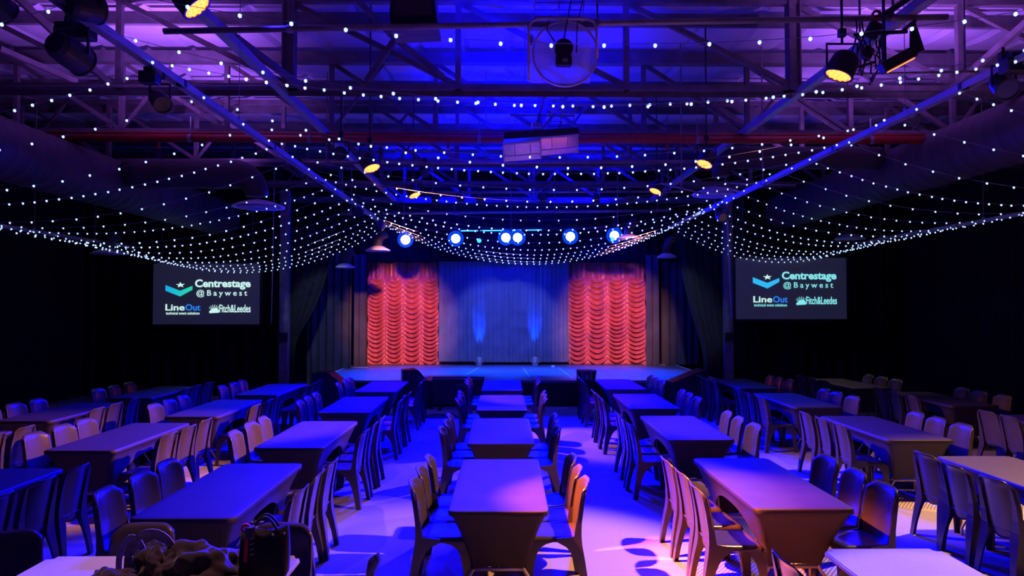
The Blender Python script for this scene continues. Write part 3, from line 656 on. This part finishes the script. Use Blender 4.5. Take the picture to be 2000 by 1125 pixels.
# tied back black house curtains
def lerp_table(tb, v):
    for (a, x), (b, y) in zip(tb, tb[1:]):
        if v <= b: return x + (y - x) * ((v - a) / (b - a)) ** 1.0
    return tb[-1][1]
def smooth_edge(tb): return lambda v: sum(lerp_table(tb, min(1, max(0, v + k * .03))) for k in (-2, -1, 0, 1, 2)) / 5
d = 17.5
lt = smooth_edge([(0, P(583, 600, d).x), (.25, P(577, 600, d).x), (.35, P(580, 600, d).x), (.5, P(612, 600, d).x), (.7, P(638, 600, d).x), (1, P(652, 600, d).x)])
rt = smooth_edge([(0, P(1374, 600, d).x), (.25, P(1374, 600, d).x), (.35, P(1366, 600, d).x), (.5, P(1350, 600, d).x), (.7, P(1335, 600, d).x), (1, P(1322, 600, d).x)])
o = pleat(-5.9, -4.6, d, 0, 4.3, .05, .2, 31, nz=40, left=lambda v: P(552, 600, d).x - .12, right=lt).build('tied_back_curtain', 'blackfab', smooth=True); tag(o, 'black house curtain tied back on the left of the stage', 'curtain', 'tied back house curtains')
o = pleat(4.8, 6.1, d, 0, 4.3, .05, .2, 32, nz=40, left=rt, right=lambda v: P(1420, 600, d).x + .1).build('tied_back_curtain', 'blackfab', smooth=True); tag(o, 'black house curtain tied back on the right of the stage', 'curtain', 'tied back house curtains')
tag(pleat(-6.2, 6.4, 20.15, 3.62, 5.1, .03, .3, 40).build('valance_curtain', 'drape', smooth=True), 'black valance curtain across the top of the stage', 'curtain')
for px, lb in ((556, 'left'), (1422, 'right')):
    t = empty('stage_column', P(px, 600, 17.3).xy.to_3d()); tag(t, 'blue-lit square steel column on the %s of the stage' % lb, 'column', 'stage columns')
    MB().box((0, 0, 2.6), (.2, .2, 5.2)).build('shaft', 'steel', t)
    MB().box((0, 0, .012), (.34, .34, .024)).build('base_plate', 'steel', t)
    MB().box((0, -.12, 1.55), (.24, .05, .22)).build('speaker_bracket', 'black', t)

# stage equipment
def uplight(px, lb):
    p = P(px, 600, 20.08); t = empty('floor_uplight', (p.x, 20.08, SZ)); tag(t, lb, 'stage light', 'floor uplights')
    MB().box((0, 0, .03), (.16, .14, .06), None, .01).build('base', 'greyplate', t)
    MB().box((-.1, 0, .13), (.03, .06, .12)).box((.1, 0, .13), (.03, .06, .12)).build('yoke', 'greyplate', t)
    MB().lathe([(.001, .07), (.06, .07), (.075, .12), (.075, .24), (.065, .24), (.06, .22), (.001, .22)], 18).build('head', 'cream', t)
    MB().lathe([(.001, .232), (.06, .232)], 18).build('lens', 'cyanlens', t)
    spot('uplight_beam', (p.x, 20.08, SZ + .26), (p.x, 20.40, 2.0), CYAN, 420, 30, 1.0, .03)
uplight(936, 'small pale uplight on the stage floor, left of two')
uplight(1045, 'small pale uplight on the stage floor, right of two')
tag(MB().lathe([(.001, 0), (.06, 0), (.05, .04), (.001, .05)], 14, Matrix.Translation((P(1080, 600, 19.6).x, 19.6, SZ))).build('stage_marker', 'whitetape'), 'tiny white puck on the stage right of the uplights', 'marker')
def cabinet(name, x, y, z0, prof, depth, label, cat, front='greyplate', rz=0):
    """side profile (y,z) extruded along x"""
    t = empty(name, (x, y, z0), rz); tag(t, label, cat)
    MB().prism([(-depth / 2, a, b) for a, b in prof], (depth, 0, 0)).build('cabinet', 'black', t)
    return t
# floor loudspeakers in front of the stage
t = empty('floor_loudspeaker', (P(1145, 700, 15.7).x, 15.75, 0)); tag(t, 'upright black loudspeaker with a grey front panel before the stage, right of centre', 'loudspeaker', 'loudspeakers before the stage')
MB().loft([[(-.17, -.16, 0), (.17, -.16, 0), (.17, .2, 0), (-.17, .2, 0)], [(-.18, -.16, .6), (.18, -.16, .6), (.2, .2, .6), (-.2, .2, .6)], [(-.22, -.16, .86), (.22, -.16, .86), (.2, .2, .86), (-.2, .2, .86)]]).build('cabinet', 'black', t); cab = t.children[-1]
MB().box((-.1, -.17, .74), (.05, .02, .17)).box((0, -.17, .72), (.1, .02, .13)).box((.1, -.17, .74), (.05, .02, .17)).box((0, -.165, .835), (.36, .02, .03)).build('front_panel', 'greyplate', cab)
t = empty('floor_loudspeaker', (P(806, 700, 15.7).x, 15.72, 0), .25); tag(t, 'black loudspeaker with a slanted right side before the stage, left of centre', 'loudspeaker', 'loudspeakers before the stage')
MB().prism([(-.24, -.2, 0), (.42, -.2, 0), (.42, -.2, .5), (.12, -.2, .86), (.05, -.2, .9), (-.24, -.2, .88)], (0, .4, 0)).build('cabinet', 'black', t); cab = t.children[-1]
MB().box((-.08, -.205, .74), (.22, .012, .18)).build('grille', 'grille', cab)
MB().box((.1, -.205, .72), (.02, .015, .1)).box((.14, -.205, .7), (.015, .015, .08)).build('front_panel', 'greyplate', cab)
t = empty('floor_loudspeaker', (P(655, 700, 15.6).x, 15.5, 0)); tag(t, 'large black wedge loudspeaker at the left corner of the stage', 'loudspeaker', 'loudspeakers before the stage')
MB().prism([(-.4, -.3, 0), (.5, -.3, 0), (.5, -.3, .42), (-.02, -.3, .82), (-.1, -.3, .86), (-.42, -.3, .84)], (0, .55, 0)).build('cabinet', 'black', t); cab = t.children[-1]
MB().box((-.2, -.305, .62), (.26, .012, .28)).build('grille', 'grille', cab)
MB().beam((.18, -.31, .3), (.26, -.31, .55), .01, .01).build('handle', 'alu', cab)
t = empty('floor_loudspeaker', (P(1338, 700, 15.6).x, 15.6, 0)); tag(t, 'large black wedge loudspeaker at the right corner of the stage', 'loudspeaker', 'loudspeakers before the stage')
MB().prism([(-.32, -.3, 0), (.42, -.3, 0), (.44, -.3, .88), (.34, -.3, .9), (-.36, -.3, .62), (-.36, -.3, .56)], (0, .55, 0)).build('cabinet', 'black', t); cab = t.children[-1]
MB().box((.1, -.305, .34), (.4, .012, .4)).build('grille', 'grille', cab)
t = empty('stage_monitor', (P(895, 700, 15.5).x, 15.55, 0)); tag(t, 'wide flat black screen seen from behind, standing on the floor before the stage', 'monitor')
MB().box((0, 0, .42), (1.16, .07, .62), (-.12, 0, 0), .015).build('housing', 'black', t)
MB().box((0, -.09, .70), (1.08, .02, .035), (-.12, 0, 0)).build('top_trim', 'greyplate', t)
MB().box((.15, -.06, .56), (.42, .012, .012)).box((.15, -.065, .52), (.42, .012, .012)).box((-.15, -.03, .24), (.22, .012, .012)).box((-.15, -.03, .20), (.22, .012, .012)).build('vent_slot', 'greyplate', t)
MB().box((-.4, 0, .06), (.06, .4, .12)).box((.4, 0, .06), (.06, .4, .12)).build('foot', 'black', t)
tag(MB().prism([(-1.5, 14.9, .004), (-1.1, 14.9, .004), (-.9, 14.3, .004), (-1.9, 14.3, .004)], (0, 0, .008)).build('floor_mat', 'blackfab'), 'small dark mat on the carpet before the stage', 'mat')

# ------------------------------------------------------------------ projection screens
def text_mesh(body, size, m, parent, name, x, z, w=None, h=None, y=-.02, bold=0.0, spacing=1.0):
    cu = bpy.data.curves.new(name, 'FONT'); cu.body = body; cu.size = size; cu.offset = bold; cu.space_character = spacing; cu.extrude = .002
    cu.resolution_u = 3
    tmp = bpy.data.objects.new('tmp', cu); COL.objects.link(tmp)
    dg = bpy.context.evaluated_depsgraph_get(); me = bpy.data.meshes.new_from_object(tmp.evaluated_get(dg))
    bpy.data.objects.remove(tmp)
    xs = [v.co.x for v in me.vertices]; ys = [v.co.y for v in me.vertices]
    x0, x1, y0, y1 = min(xs), max(xs), min(ys), max(ys)
    sx = w / (x1 - x0) if w else 1; sy = h / (y1 - y0) if h else sx
    for v in me.vertices:
        a, b, c = v.co; v.co = (x + (a - x0) * sx, y - c, z + (b - y0) * sy)
    me.materials.clear(); me.materials.append(M[m]); me.name = name
    o = bpy.data.objects.new(name, me); COL.objects.link(o); o.parent = parent; return o
def screen(pc, d, wpx, hpx, label, cx, chev):
    """content laid out in the screen's own frame, unit = screen pixel"""
    c = P(*pc, d); k = d / FPX
    t = empty('projection_screen', c); tag(t, label, 'screen', 'projection screens')
    MB().box((0, 0, 0), (wpx * k, .02, hpx * k)).build('screen_fabric', 'screen', t); fab = t.children[-1]
    w2, h2 = wpx * k / 2, hpx * k / 2
    MB().box((0, .02, h2 + .03), (2 * w2 + .12, .05, .06)).box((0, .02, -h2 - .03), (2 * w2 + .12, .05, .06)).box((-w2 - .03, .02, 0), (.06, .05, 2 * h2 + .12)).box((w2 + .03, .02, 0), (.06, .05, 2 * h2 + .12)).build('frame', 'black', t)
    MB().cyl((-w2 + .2, .02, h2 + .05), (-w2 + .2, .02, 6.6 - c.z), .006, 6).cyl((w2 - .2, .02, h2 + .05), (w2 - .2, .02, 6.6 - c.z), .006, 6).build('suspension_wire', 'steel', t)
    def X(a): return (a - cx[0]) * k
    def Z(b): return -(b - cx[1]) * k
    ox = X
    # chevron and star (pixel layout of the left screen)
    pts = [(324.5, 557), (353, 568), (376.5, 558.5), (376.5, 566), (353, 579), (324.5, 568)]
    MB().prism([(X(a), -.014, Z(b)) for a, b in pts], (0, -.006, 0)).build('chevron_logo', chev, fab)
    sp = []
    for i in range(10):
        r = (9.0 if i % 2 == 0 else 3.8); a = PI / 2 + i * PI / 5 + .05
        sp.append((X(353.3 + r * math.cos(a)), -.014, Z(556.8 - r * .62 * math.sin(a))))
    MB().prism(sp, (0, -.006, 0)).build('star_logo', 't_white', fab)
    pm = 't_white' if chev == 't_grad' else 't_cyan'
    text_mesh('Centrestage', 1, pm, fab, 'lettering', X(381.5), Z(565.8), (489 - 381.5) * k, 20 * k, bold=.03)
    text_mesh('@Baywest', 1, pm, fab, 'lettering', X(384.5), Z(581), 98 * k, 15 * k, bold=.008, spacing=1.5)
    text_mesh('Line', 1, 't_white', fab, 'lettering', X(325), Z(606.5), 37 * k, 12.5 * k, bold=.02)
    text_mesh('Out', 1, 't_blue', fab, 'lettering', X(363.5), Z(606.5), 29 * k, 12.5 * k, bold=.02)
    text_mesh('technical event solutions', 1, pm, fab, 'lettering', X(326), Z(614.2), 65 * k, 5.5 * k, bold=.012)
    text_mesh('Fitch&Leedes', 1, pm, fab, 'lettering', X(429), Z(610), 60.5 * k, 15 * k, bold=.015)
    mb = MB()
    for i in range(6):
        a = math.radians(150 - i * 22)
        cxp, cyp = 419 + 4 * math.cos(a), 606 - 2 * math.sin(a)
        mb.beam((X(cxp), -.016, Z(cyp)), (X(cxp + 7.5 * math.cos(a)), -.016, Z(cyp - 9 * math.sin(a))), .022, .006)
    mb.prism([(X(a), -.014, Z(b)) for a, b in ((409.5, 608), (415, 603), (424, 601), (428.5, 606), (428, 610.5), (410, 611.5))], (0, -.006, 0))
    mb.build('hand_logo', pm, fab)
    return t
s1 = screen((403.5, 574), 17.2, 206, 118, 'projection screen with pale logos and a blue-green chevron, left of the stage', (403.5, 574), 't_grad')
s2 = screen((1545, 563.5), 17.0, 218, 120, 'projection screen with pale logos and a sky blue chevron, right of the stage', (400, 579), 't_sky')
for o in s2.children[0].children:
    if o.name.split('.')[0] in ('lettering', 'chevron_logo', 'star_logo', 'hand_logo'):
        o.scale = (1.07, 1, 1.0)
        o.location = (-.02, 0, 0)
tag(MB().cyl(P(1412, 247, 16.6), P(1429, 617, 16.6), .018, 8).build('screen_pole', 'alu'), 'thin pale upright pole beside the right projection screen', 'pole')
tag(MB().cyl(P(538, 252, 16.6), P(530, 632, 16.6), .012, 8).build('screen_pole', 'alu'), 'thin pale upright pole beside the left projection screen', 'pole')

# ------------------------------------------------------------------ chair prototype
def interp(tb, z):
    if z <= tb[0][0]: return tb[0][1:]
    for a, b in zip(tb, tb[1:]):
        if z <= b[0]:
            u = (z - a[0]) / (b[0] - a[0]); return [p + (q - p) * u for p, q in zip(a[1:], b[1:])]
    return tb[-1][1:]
def L_leg(tb, sx, sy, t=.007):
    """L-section shell: corner, wing running forward/back (a), wing running inwards (b)"""
    rings = []
    for z, x, y, a, b in tb:
        y *= sy
        ax = sx * a; by = -sy * b
        rings.append([(x, y, z), (x + ax, y, z), (x + ax, y - sy * t, z), (x + sx * t, y - sy * t, z), (x + sx * t, y + by, z), (x, y + by, z)])
    return MB().loft(rings)
FT = [(0, .232, .232, .050, .050), (.12, .226, .226, .055, .055), (.24, .220, .220, .066, .066), (.31, .217, .217, .080, .082), (.355, .215, .214, .105, .11), (.385, .214, .213, .15, .16), (.40, .213, .212, .205, .208)]
RT = [(0, -.285, .228, .055, .050), (.12, -.270, .222, .062, .060), (.24, -.252, .216, .078, .075), (.31, -.240, .213, .098, .088), (.36, -.231, .211, .13, .095), (.40, -.226, .210, .20, .095), (.43, -.224, .209, .20, .085), (.445, -.222, .209, .06, .08), (.55, -.225, .208, .045, .062), (.68, -.243, .204, .035, .045), (.78, -.262, .196, .022, .032), (.815, -.268, .186, .012, .02)]
def backf(u, v):
    c = u * 2 - 1
    z = .36 + .50 * v
    hw = interp([(0, .135), (.08, .17), (.2, .195), (.5, .212), (.85, .203), (1, .19)], v)[0]
    x = -.205 - .005 * v - .075 * v ** 1.8 + .045 * c * c * (.6 + .4 * v)
    if v > .86:
        k = (v - .86) / .14
        z -= .045 * k * max(0, abs(c) - .6) ** 2 / .16
        x -= .022 * max(0, k - .35) ** 2 * 2.4
    if v < .12: z += .05 * (1 - v / .12) * c * c
    return (x, c * hw, z)
def seatf(u, v):
    c = u * 2 - 1
    x = -.212 + .447 * v
    hw = .205 + .013 * v
    z = .435 - .012 * math.sin(PI * min(1, v * 1.1)) * (1 - c * c)
    if v > .86:
        k = (v - .86) / .14; x -= .018 * k * k; z -= .048 * k * k
    if abs(c) > .88:
        k = (abs(c) - .88) / .12; z -= .034 * k * k
    if v > .8 and abs(c) > .7: x -= .02 * ((abs(c) - .7) / .3) ** 2 * (v - .8) / .2
    return (x, c * hw, z)
def make_chair():
    t = empty('plastic_chair')
    MB().grid(seatf, 16, 16).build('seat', 'plastic', t, smooth=True, solid=.007)
    MB().grid(backf, 14, 18).build('backrest', 'plastic', t, smooth=True, solid=.008)
    for s in (-1, 1):
        L_leg(FT, -1, s).build('leg', 'plastic', t)
    for s in (-1, 1):
        L_leg(RT, 1, s).build('leg', 'plastic', t)
    return t
# bake modifiers so all copies share one plain mesh
chair0 = make_chair()
dg = bpy.context.evaluated_depsgraph_get()
for ch in chair0.children:
    if ch.modifiers:
        me = bpy.data.meshes.new_from_object(ch.evaluated_get(dg)); ch.modifiers.clear(); ch.data = me
for ch in chair0.children: ch.data.name = ch.name.split('.')[0]
register(chair0)
chair_used = [False]
def place_chair(x, y, rz, label, group):
    c = copy_tree(chair0) if chair_used[0] else chair0
    chair_used[0] = True
    c.location = (x, y, 0); c.rotation_euler = (0, 0, rz)
    tag(c, label, 'chair', group); return c

# ------------------------------------------------------------------ tables
TW, TL, TH = .76, 1.80, .735
def leg_frame_mb(y):
    mb = MB(); r = .014
    for s in (-1, 1):
        mb.sweep([(s * .24, y, TH - .03), (s * .19, y, .30), (s * .19, y, .235), (s * .205, y, .20), (s * .27, y, .10), (s * .285, y, .07), (s * .285, y, 0)], r, 8)
    mb.box((0, y, .215), (.40, .018, .028))
    mb.sweep([(0, y, .23), (0, y * .3, TH - .04)], .008, 6)
    return mb
def make_table(topm):
    t = empty('folding_table')
    mb = MB().box((0, 0, TH - .018), (TW, TL, .034))
    vs = [e for e in mb.b.edges if abs(e.verts[0].co.z - e.verts[1].co.z) > .02]
    bmesh.ops.bevel(mb.b, geom=vs, offset=.05, segments=5, affect='EDGES')
    bmesh.ops.bevel(mb.b, geom=[e for e in mb.b.edges if e.is_manifold and e.calc_face_angle(0) > 1.0], offset=.007, segments=2, affect='EDGES')
    mb.build('tabletop', topm, t)
    leg_frame_mb(TL / 2 - .24).build('leg_frame', 'tube', t, smooth=True)
    leg_frame_mb(-(TL / 2 - .24)).build('leg_frame', 'tube', t, smooth=True)
    register(t); return t
def make_cover():
    a, b = TW / 2 + .006, TL / 2 + .006
    def perim(n=14, m=30):
        pts = []
        # sequence with (side, s) s in -1..1
        for i in range(m): pts.append(('R', -1 + 2 * i / m))
        for i in range(n): pts.append(('B', -1 + 2 * i / n))
        for i in range(m): pts.append(('L', -1 + 2 * i / m))
        for i in range(n): pts.append(('F', -1 + 2 * i / n))
        return pts
    def flat(q, aa, bb, r):
        side, s = q
        x, y = {'R': (aa, bb * s), 'B': (-aa * s, bb), 'L': (-aa, -bb * s), 'F': (aa * s, -bb)}[side]
        # round the corners
        cx = max(0, abs(x) - (aa - r)); cy = max(0, abs(y) - (bb - r))
        if cx > 0 and cy > 0:
            l = math.hypot(cx, cy); m = max(cx, cy)
            if l > 0: f_ = m / l; x = math.copysign(aa - r + cx * f_, x); y = math.copysign(bb - r + cy * f_, y)
        return x, y
    P0 = perim()
    fx, fy, fz = .205, TL / 2 - .235, .215
    def bottom(q):
        side, s = q
        if side in 'RL':
            arch = max(0.0, 1 - abs(s) ** 2.6)
            z = fz + .34 * arch ** .8
            k = (z - fz) / (TH - .04 - fz)
            x = fx + (a - fx) * k - .03 * arch; y = fy * s
            return ((x if side == 'R' else -x), (y if side == 'R' else -y), z)
        arch = 1 - s * s
        z = fz + .03 * arch; y = fy + .01
        return ((-fx * s if side == 'B' else fx * s), (y if side == 'B' else -y), z)
    rings = []
    for da, z in ((-.06, TH + .004), (-.012, TH + .004), (-.003, TH + .001), (0, TH - .006), (.001, TH - .034), (-.004, TH - .040), (-.022, TH - .048)):
        rings.append([(*flat(q, a + da, b + da, .045), z) for q in P0])
    last = rings[-1]; bot = [bottom(q) for q in P0]
    N = 12
    for k in range(1, N + 1):
        u = k / N; r = []
        for p, q_, qq in zip(last, bot, P0):
            p = Vector(p); q_ = Vector(q_)
            v = p.lerp(q_, u)
            pinch = math.sin(PI * u) * .028
            s = qq[1]
            if qq[0] in 'RL': v.x *= 1 - pinch * (1 + .9 * (1 - s * s)) ; v.y *= 1 - pinch * .35
            else: v.y *= 1 - pinch * .55; v.x *= 1 - pinch * 1.6
            r.append(tuple(v))
        rings.append(r)
    mb = MB(); mb.loft(rings, cap=False)
    mb.b.verts.ensure_lookup_table(); n = len(P0)
    top = [mb.b.verts[i] for i in range(n)]
    mb.b.faces.new(top)
    o = mb.build('table_cover', 'cover', smooth=True)
    for p in o.data.polygons:
        if len(p.vertices) > 4: p.use_smooth = False
    return o
table0 = make_table('white_top'); cover0 = make_cover(); register(cover0)
used = [False]
COLS = {  # name: (x, [near-edge distances], side chair offsets)
    'leftmost column': (-6.55, [7.0, 9.55, 11.9]),
    'second column from the left': (-4.48, [4.95, 7.57, 9.9, 12.3]),
    'third column from the left': (-2.38, [5.14, 7.69, 10.25, 12.75]),
    'centre column': (-.04, [5.3, 7.9, 10.45, 12.95]),
    'third column from the right': (2.32, [5.33, 8.1, 10.6, 13.1]),
    'second column from the right': (4.88, [5.4, 8.06, 10.7, 13.2]),
    'rightmost column': (7.42, [8.15, 10.85, 13.2]),
}
DX = {('second column from the left', 0): -.14, ('second column from the left', 1): -.12, ('second column from the left', 2): .04, ('second column from the left', 3): .10,
      ('leftmost column', 1): -.03, ('leftmost column', 2): .14, ('rightmost column', 2): -.40}
ROT = {('rightmost column', 2): .05}
CO = {('third column from the right', 0): (.24, .74, 1.26), ('centre column', 0): (.50, .96, 1.40)}
rnd = random.Random(11)
RN = ['front', 'second', 'third', 'back']
for cn, (cx, ds) in COLS.items():
    for i, d0 in enumerate(ds):
        x = cx + DX.get((cn, i), 0); y = d0 + TL / 2; rz = ROT.get((cn, i), rnd.uniform(-.008, .008))
        tb = copy_tree(table0); tb.location = (x, y, 0); tb.rotation_euler.z = rz
        rn = RN[i] if len(ds) == 4 else ['front', 'middle', 'back'][i]
        tag(tb, 'grey steel-legged folding table under black cover, %s table of the %s' % (rn, cn), 'table', 'folding tables under black covers')
        cv = cover0 if not used[0] else cover0.copy()
        if used[0]: COL.objects.link(cv)
        used[0] = True
        cv.location = (x, y, 0); cv.rotation_euler.z = rz
        tag(cv, 'black stretch cover on the %s table of the %s' % (rn, cn), 'table cover', 'black stretch table covers')
        offs = CO.get((cn, i), (.42, .92, 1.40))
        for s, sn in ((-1, 'left'), (1, 'right')):
            for j, oy in enumerate(offs):
                ox = s * (TW / 2 + .12 + rnd.uniform(-.02, .02))
                if cn == 'centre column': ox -= s * .07
                oyy = oy + rnd.uniform(-.03, .03) - TL / 2
                cr, sr = math.cos(rz), math.sin(rz)
                place_chair(x + ox * cr - oyy * sr, y + ox * sr + oyy * cr, rz + (0 if s < 0 else PI) + rnd.uniform(-.07, .07),
                            'black plastic chair, %s side %s, %s table of %s' % (sn, ['near end', 'middle', 'far end'][j], rn, cn), 'black chairs along the covered tables')
# foreground white tables
tb = table0; tb.location = (2.42, 3.58, 0); tag(tb, 'white bare folding table at the bottom right corner', 'table', 'bare white tables')
tb = copy_tree(table0); tb.location = (-2.05, 4.02, 0); tb.rotation_euler.z = PI / 2; tb.scale = (1, .87, 1); tag(tb, 'white bare folding table at the bottom left, with bags on it', 'table', 'bare white tables')
WT = 'chairs around the bare white tables'
place_chair(-2.36, 4.36, -PI / 2 + .02, 'black plastic chair behind the left white table, with grey straps before it', WT)
place_chair(-1.47, 4.35, -PI / 2 - .05, 'black plastic chair behind the handbag on the left white table', WT)
place_chair(-3.06, 4.22, -PI / 2 + .38, 'black plastic chair cut off at the bottom left corner', WT)
place_chair(-1.00, 3.92, PI + .12, 'black plastic chair at the right end of the left white table', WT)
place_chair(1.88, 4.00, .03, 'black plastic chair on the left side of the right white table', WT)

# ------------------------------------------------------------------ things on the white table
def blob(name, m, c, size, seed, label=None, parent=None, rough=.16, fold=.05, rz=0, sub=5):
    mb = MB(); bmesh.ops.create_icosphere(mb.b, subdivisions=sub, radius=1)
    r_ = random.Random(seed); dirs = [(Vector((r_.uniform(-1, 1), r_.uniform(-1, 1), r_.uniform(-.4, 1))).normalized(), r_.uniform(4, 9), r_.uniform(0, 6)) for _ in range(7)]
    for v in mb.b.verts:
        n = v.co.copy(); k = 1.0
        for dd, f_, ph in dirs:
            k += fold * math.sin(f_ * n.dot(dd) + ph + 1.5 * math.sin(3 * n.cross(dd).z))
            k += rough * .12 * math.sin(f_ * 2.7 * n.dot(dd.yzx) + ph)
        v.co = Vector((n.x * size[0] * k, n.y * size[1] * k, max(-.02, n.z) * size[2] * k + (.004 if n.z < 0 else 0)))
    bmesh.ops.rotate(mb.b, verts=mb.b.verts, cent=(0, 0, 0), matrix=Matrix.Rotation(rz, 3, 'Z'))
    o = mb.build(name, m, parent, smooth=True); o.location = c
    return o
j = empty('jacket', (-1.88, 4.0, TH)); tag(j, 'crumpled dark jacket heaped on the left white table', 'jacket')
blob('body', 'coat', (.12, .05, 0), (.25, .17, .18), 4, parent=j, fold=.06)
blob('sleeve', 'coat', (-.33, -.05, 0), (.17, .13, .075), 9, parent=j, fold=.05)
blob('hood', 'coat', (-.10, .04, .03), (.12, .10, .13), 14, parent=j, fold=.08)
blob('sleeve', 'coat', (.30, -.10, 0), (.15, .08, .055), 19, parent=j, fold=.07)
b = empty('backpack', (-2.08, 4.20, TH)); tag(b, 'dark backpack with pale grey striped shoulder straps behind the jacket', 'bag')
blob('bag_body', 'blackfab', (0.02, -.02, 0), (.17, .07, .15), 6, parent=b, fold=.03)
def strap(pts, wdt, name, m, parent):
    mb = MB(); rings = []
    P_ = [Vector(p) for p in pts]
    for i, p in enumerate(P_):
        t_ = (P_[min(i + 1, len(P_) - 1)] - P_[max(0, i - 1)]).normalized()
        sd = t_.cross(Vector((0, 1, 0))).normalized(); 
        rings.append([p + sd * wdt / 2, p + sd * wdt / 2 + Vector((0, .006, 0)), p - sd * wdt / 2 + Vector((0, .006, 0)), p - sd * wdt / 2])
    mb.loft(rings); return mb.build(name, m, parent, smooth=False)
arc = lambda x0, x1, h, y: [(x0 + (x1 - x0) * (.5 - .5 * math.cos(PI * k / 14)), y, .01 + h * math.sin(PI * k / 14) ** .7) for k in range(15)]
strap(arc(-.17, -.02, .20, -.10), .035, 'shoulder_strap', 'tan', b)
strap(arc(-.11, .17, .235, -.12), .042, 'shoulder_strap', 'tan', b)
# handbag
hb = empty('handbag', (P(520, 1100, 4.1).x, 4.08, TH), .18); tag(hb, 'black tote handbag with a red ribbon on the left white table', 'bag')
rg = []
for z, wx, wy in ((0, .125, .07), (.02, .135, .078), (.12, .14, .075), (.22, .135, .055), (.27, .13, .035)):
    rg.append([(wx * math.copysign(abs(math.cos(a)) ** .5, math.cos(a)), wy * math.copysign(abs(math.sin(a)) ** .5, math.sin(a)), z + (.02 * math.cos(2 * a) * (z > .2))) for a in [2 * PI * k / 28 for k in range(28)]])
MB().loft(rg).build('bag_body', 'blackfab', hb, smooth=True)
for y_ in (-.04, .04):
    MB().sweep([(-.08 + .16 * k / 12, y_ * (1 - .3 * math.sin(PI * k / 12)), .25 + .09 * math.sin(PI * k / 12)) for k in range(13)], .008, 8).build('handle', 'black', hb, smooth=True)
MB().prism([(-.105, -.085, .11), (-.085, -.085, .11), (-.08, -.06, .26), (-.10, -.06, .26)], (0, -.004, 0)).build('ribbon', 'redtag', hb)
MB().lathe([(.012, -.006), (.026, -.006), (.026, .006), (.012, .006), (.012, -.006)], 16, Matrix.Translation((-.10, -.05, .29)) @ Matrix.Rotation(PI / 2, 4, 'X')).box((-.055, -.055, .285), (.02, .02, .012)).build('charm', 'redtag', hb)
MB().cyl((-.075, -.06, .24), (-.075, -.06, .30), .03, 14).build('bottle_top', 'black', hb)
for k in range(4): MB().box((-.062, -.078 + .003 * k, .235 - .03 * k), (.022, .006, .004), (0, -.2, 0)).build('zip_pull', 'alu', hb)
for a, c_ in ((.05, -.045), (.11, -.03)): MB().lathe([(.001, 0), (.008, 0), (.006, .006), (.001, .008)], 10, Matrix.Translation((a, c_ - .012, .245)) @ Matrix.Rotation(PI / 2, 4, 'X')).build('stud', 'alu', hb)
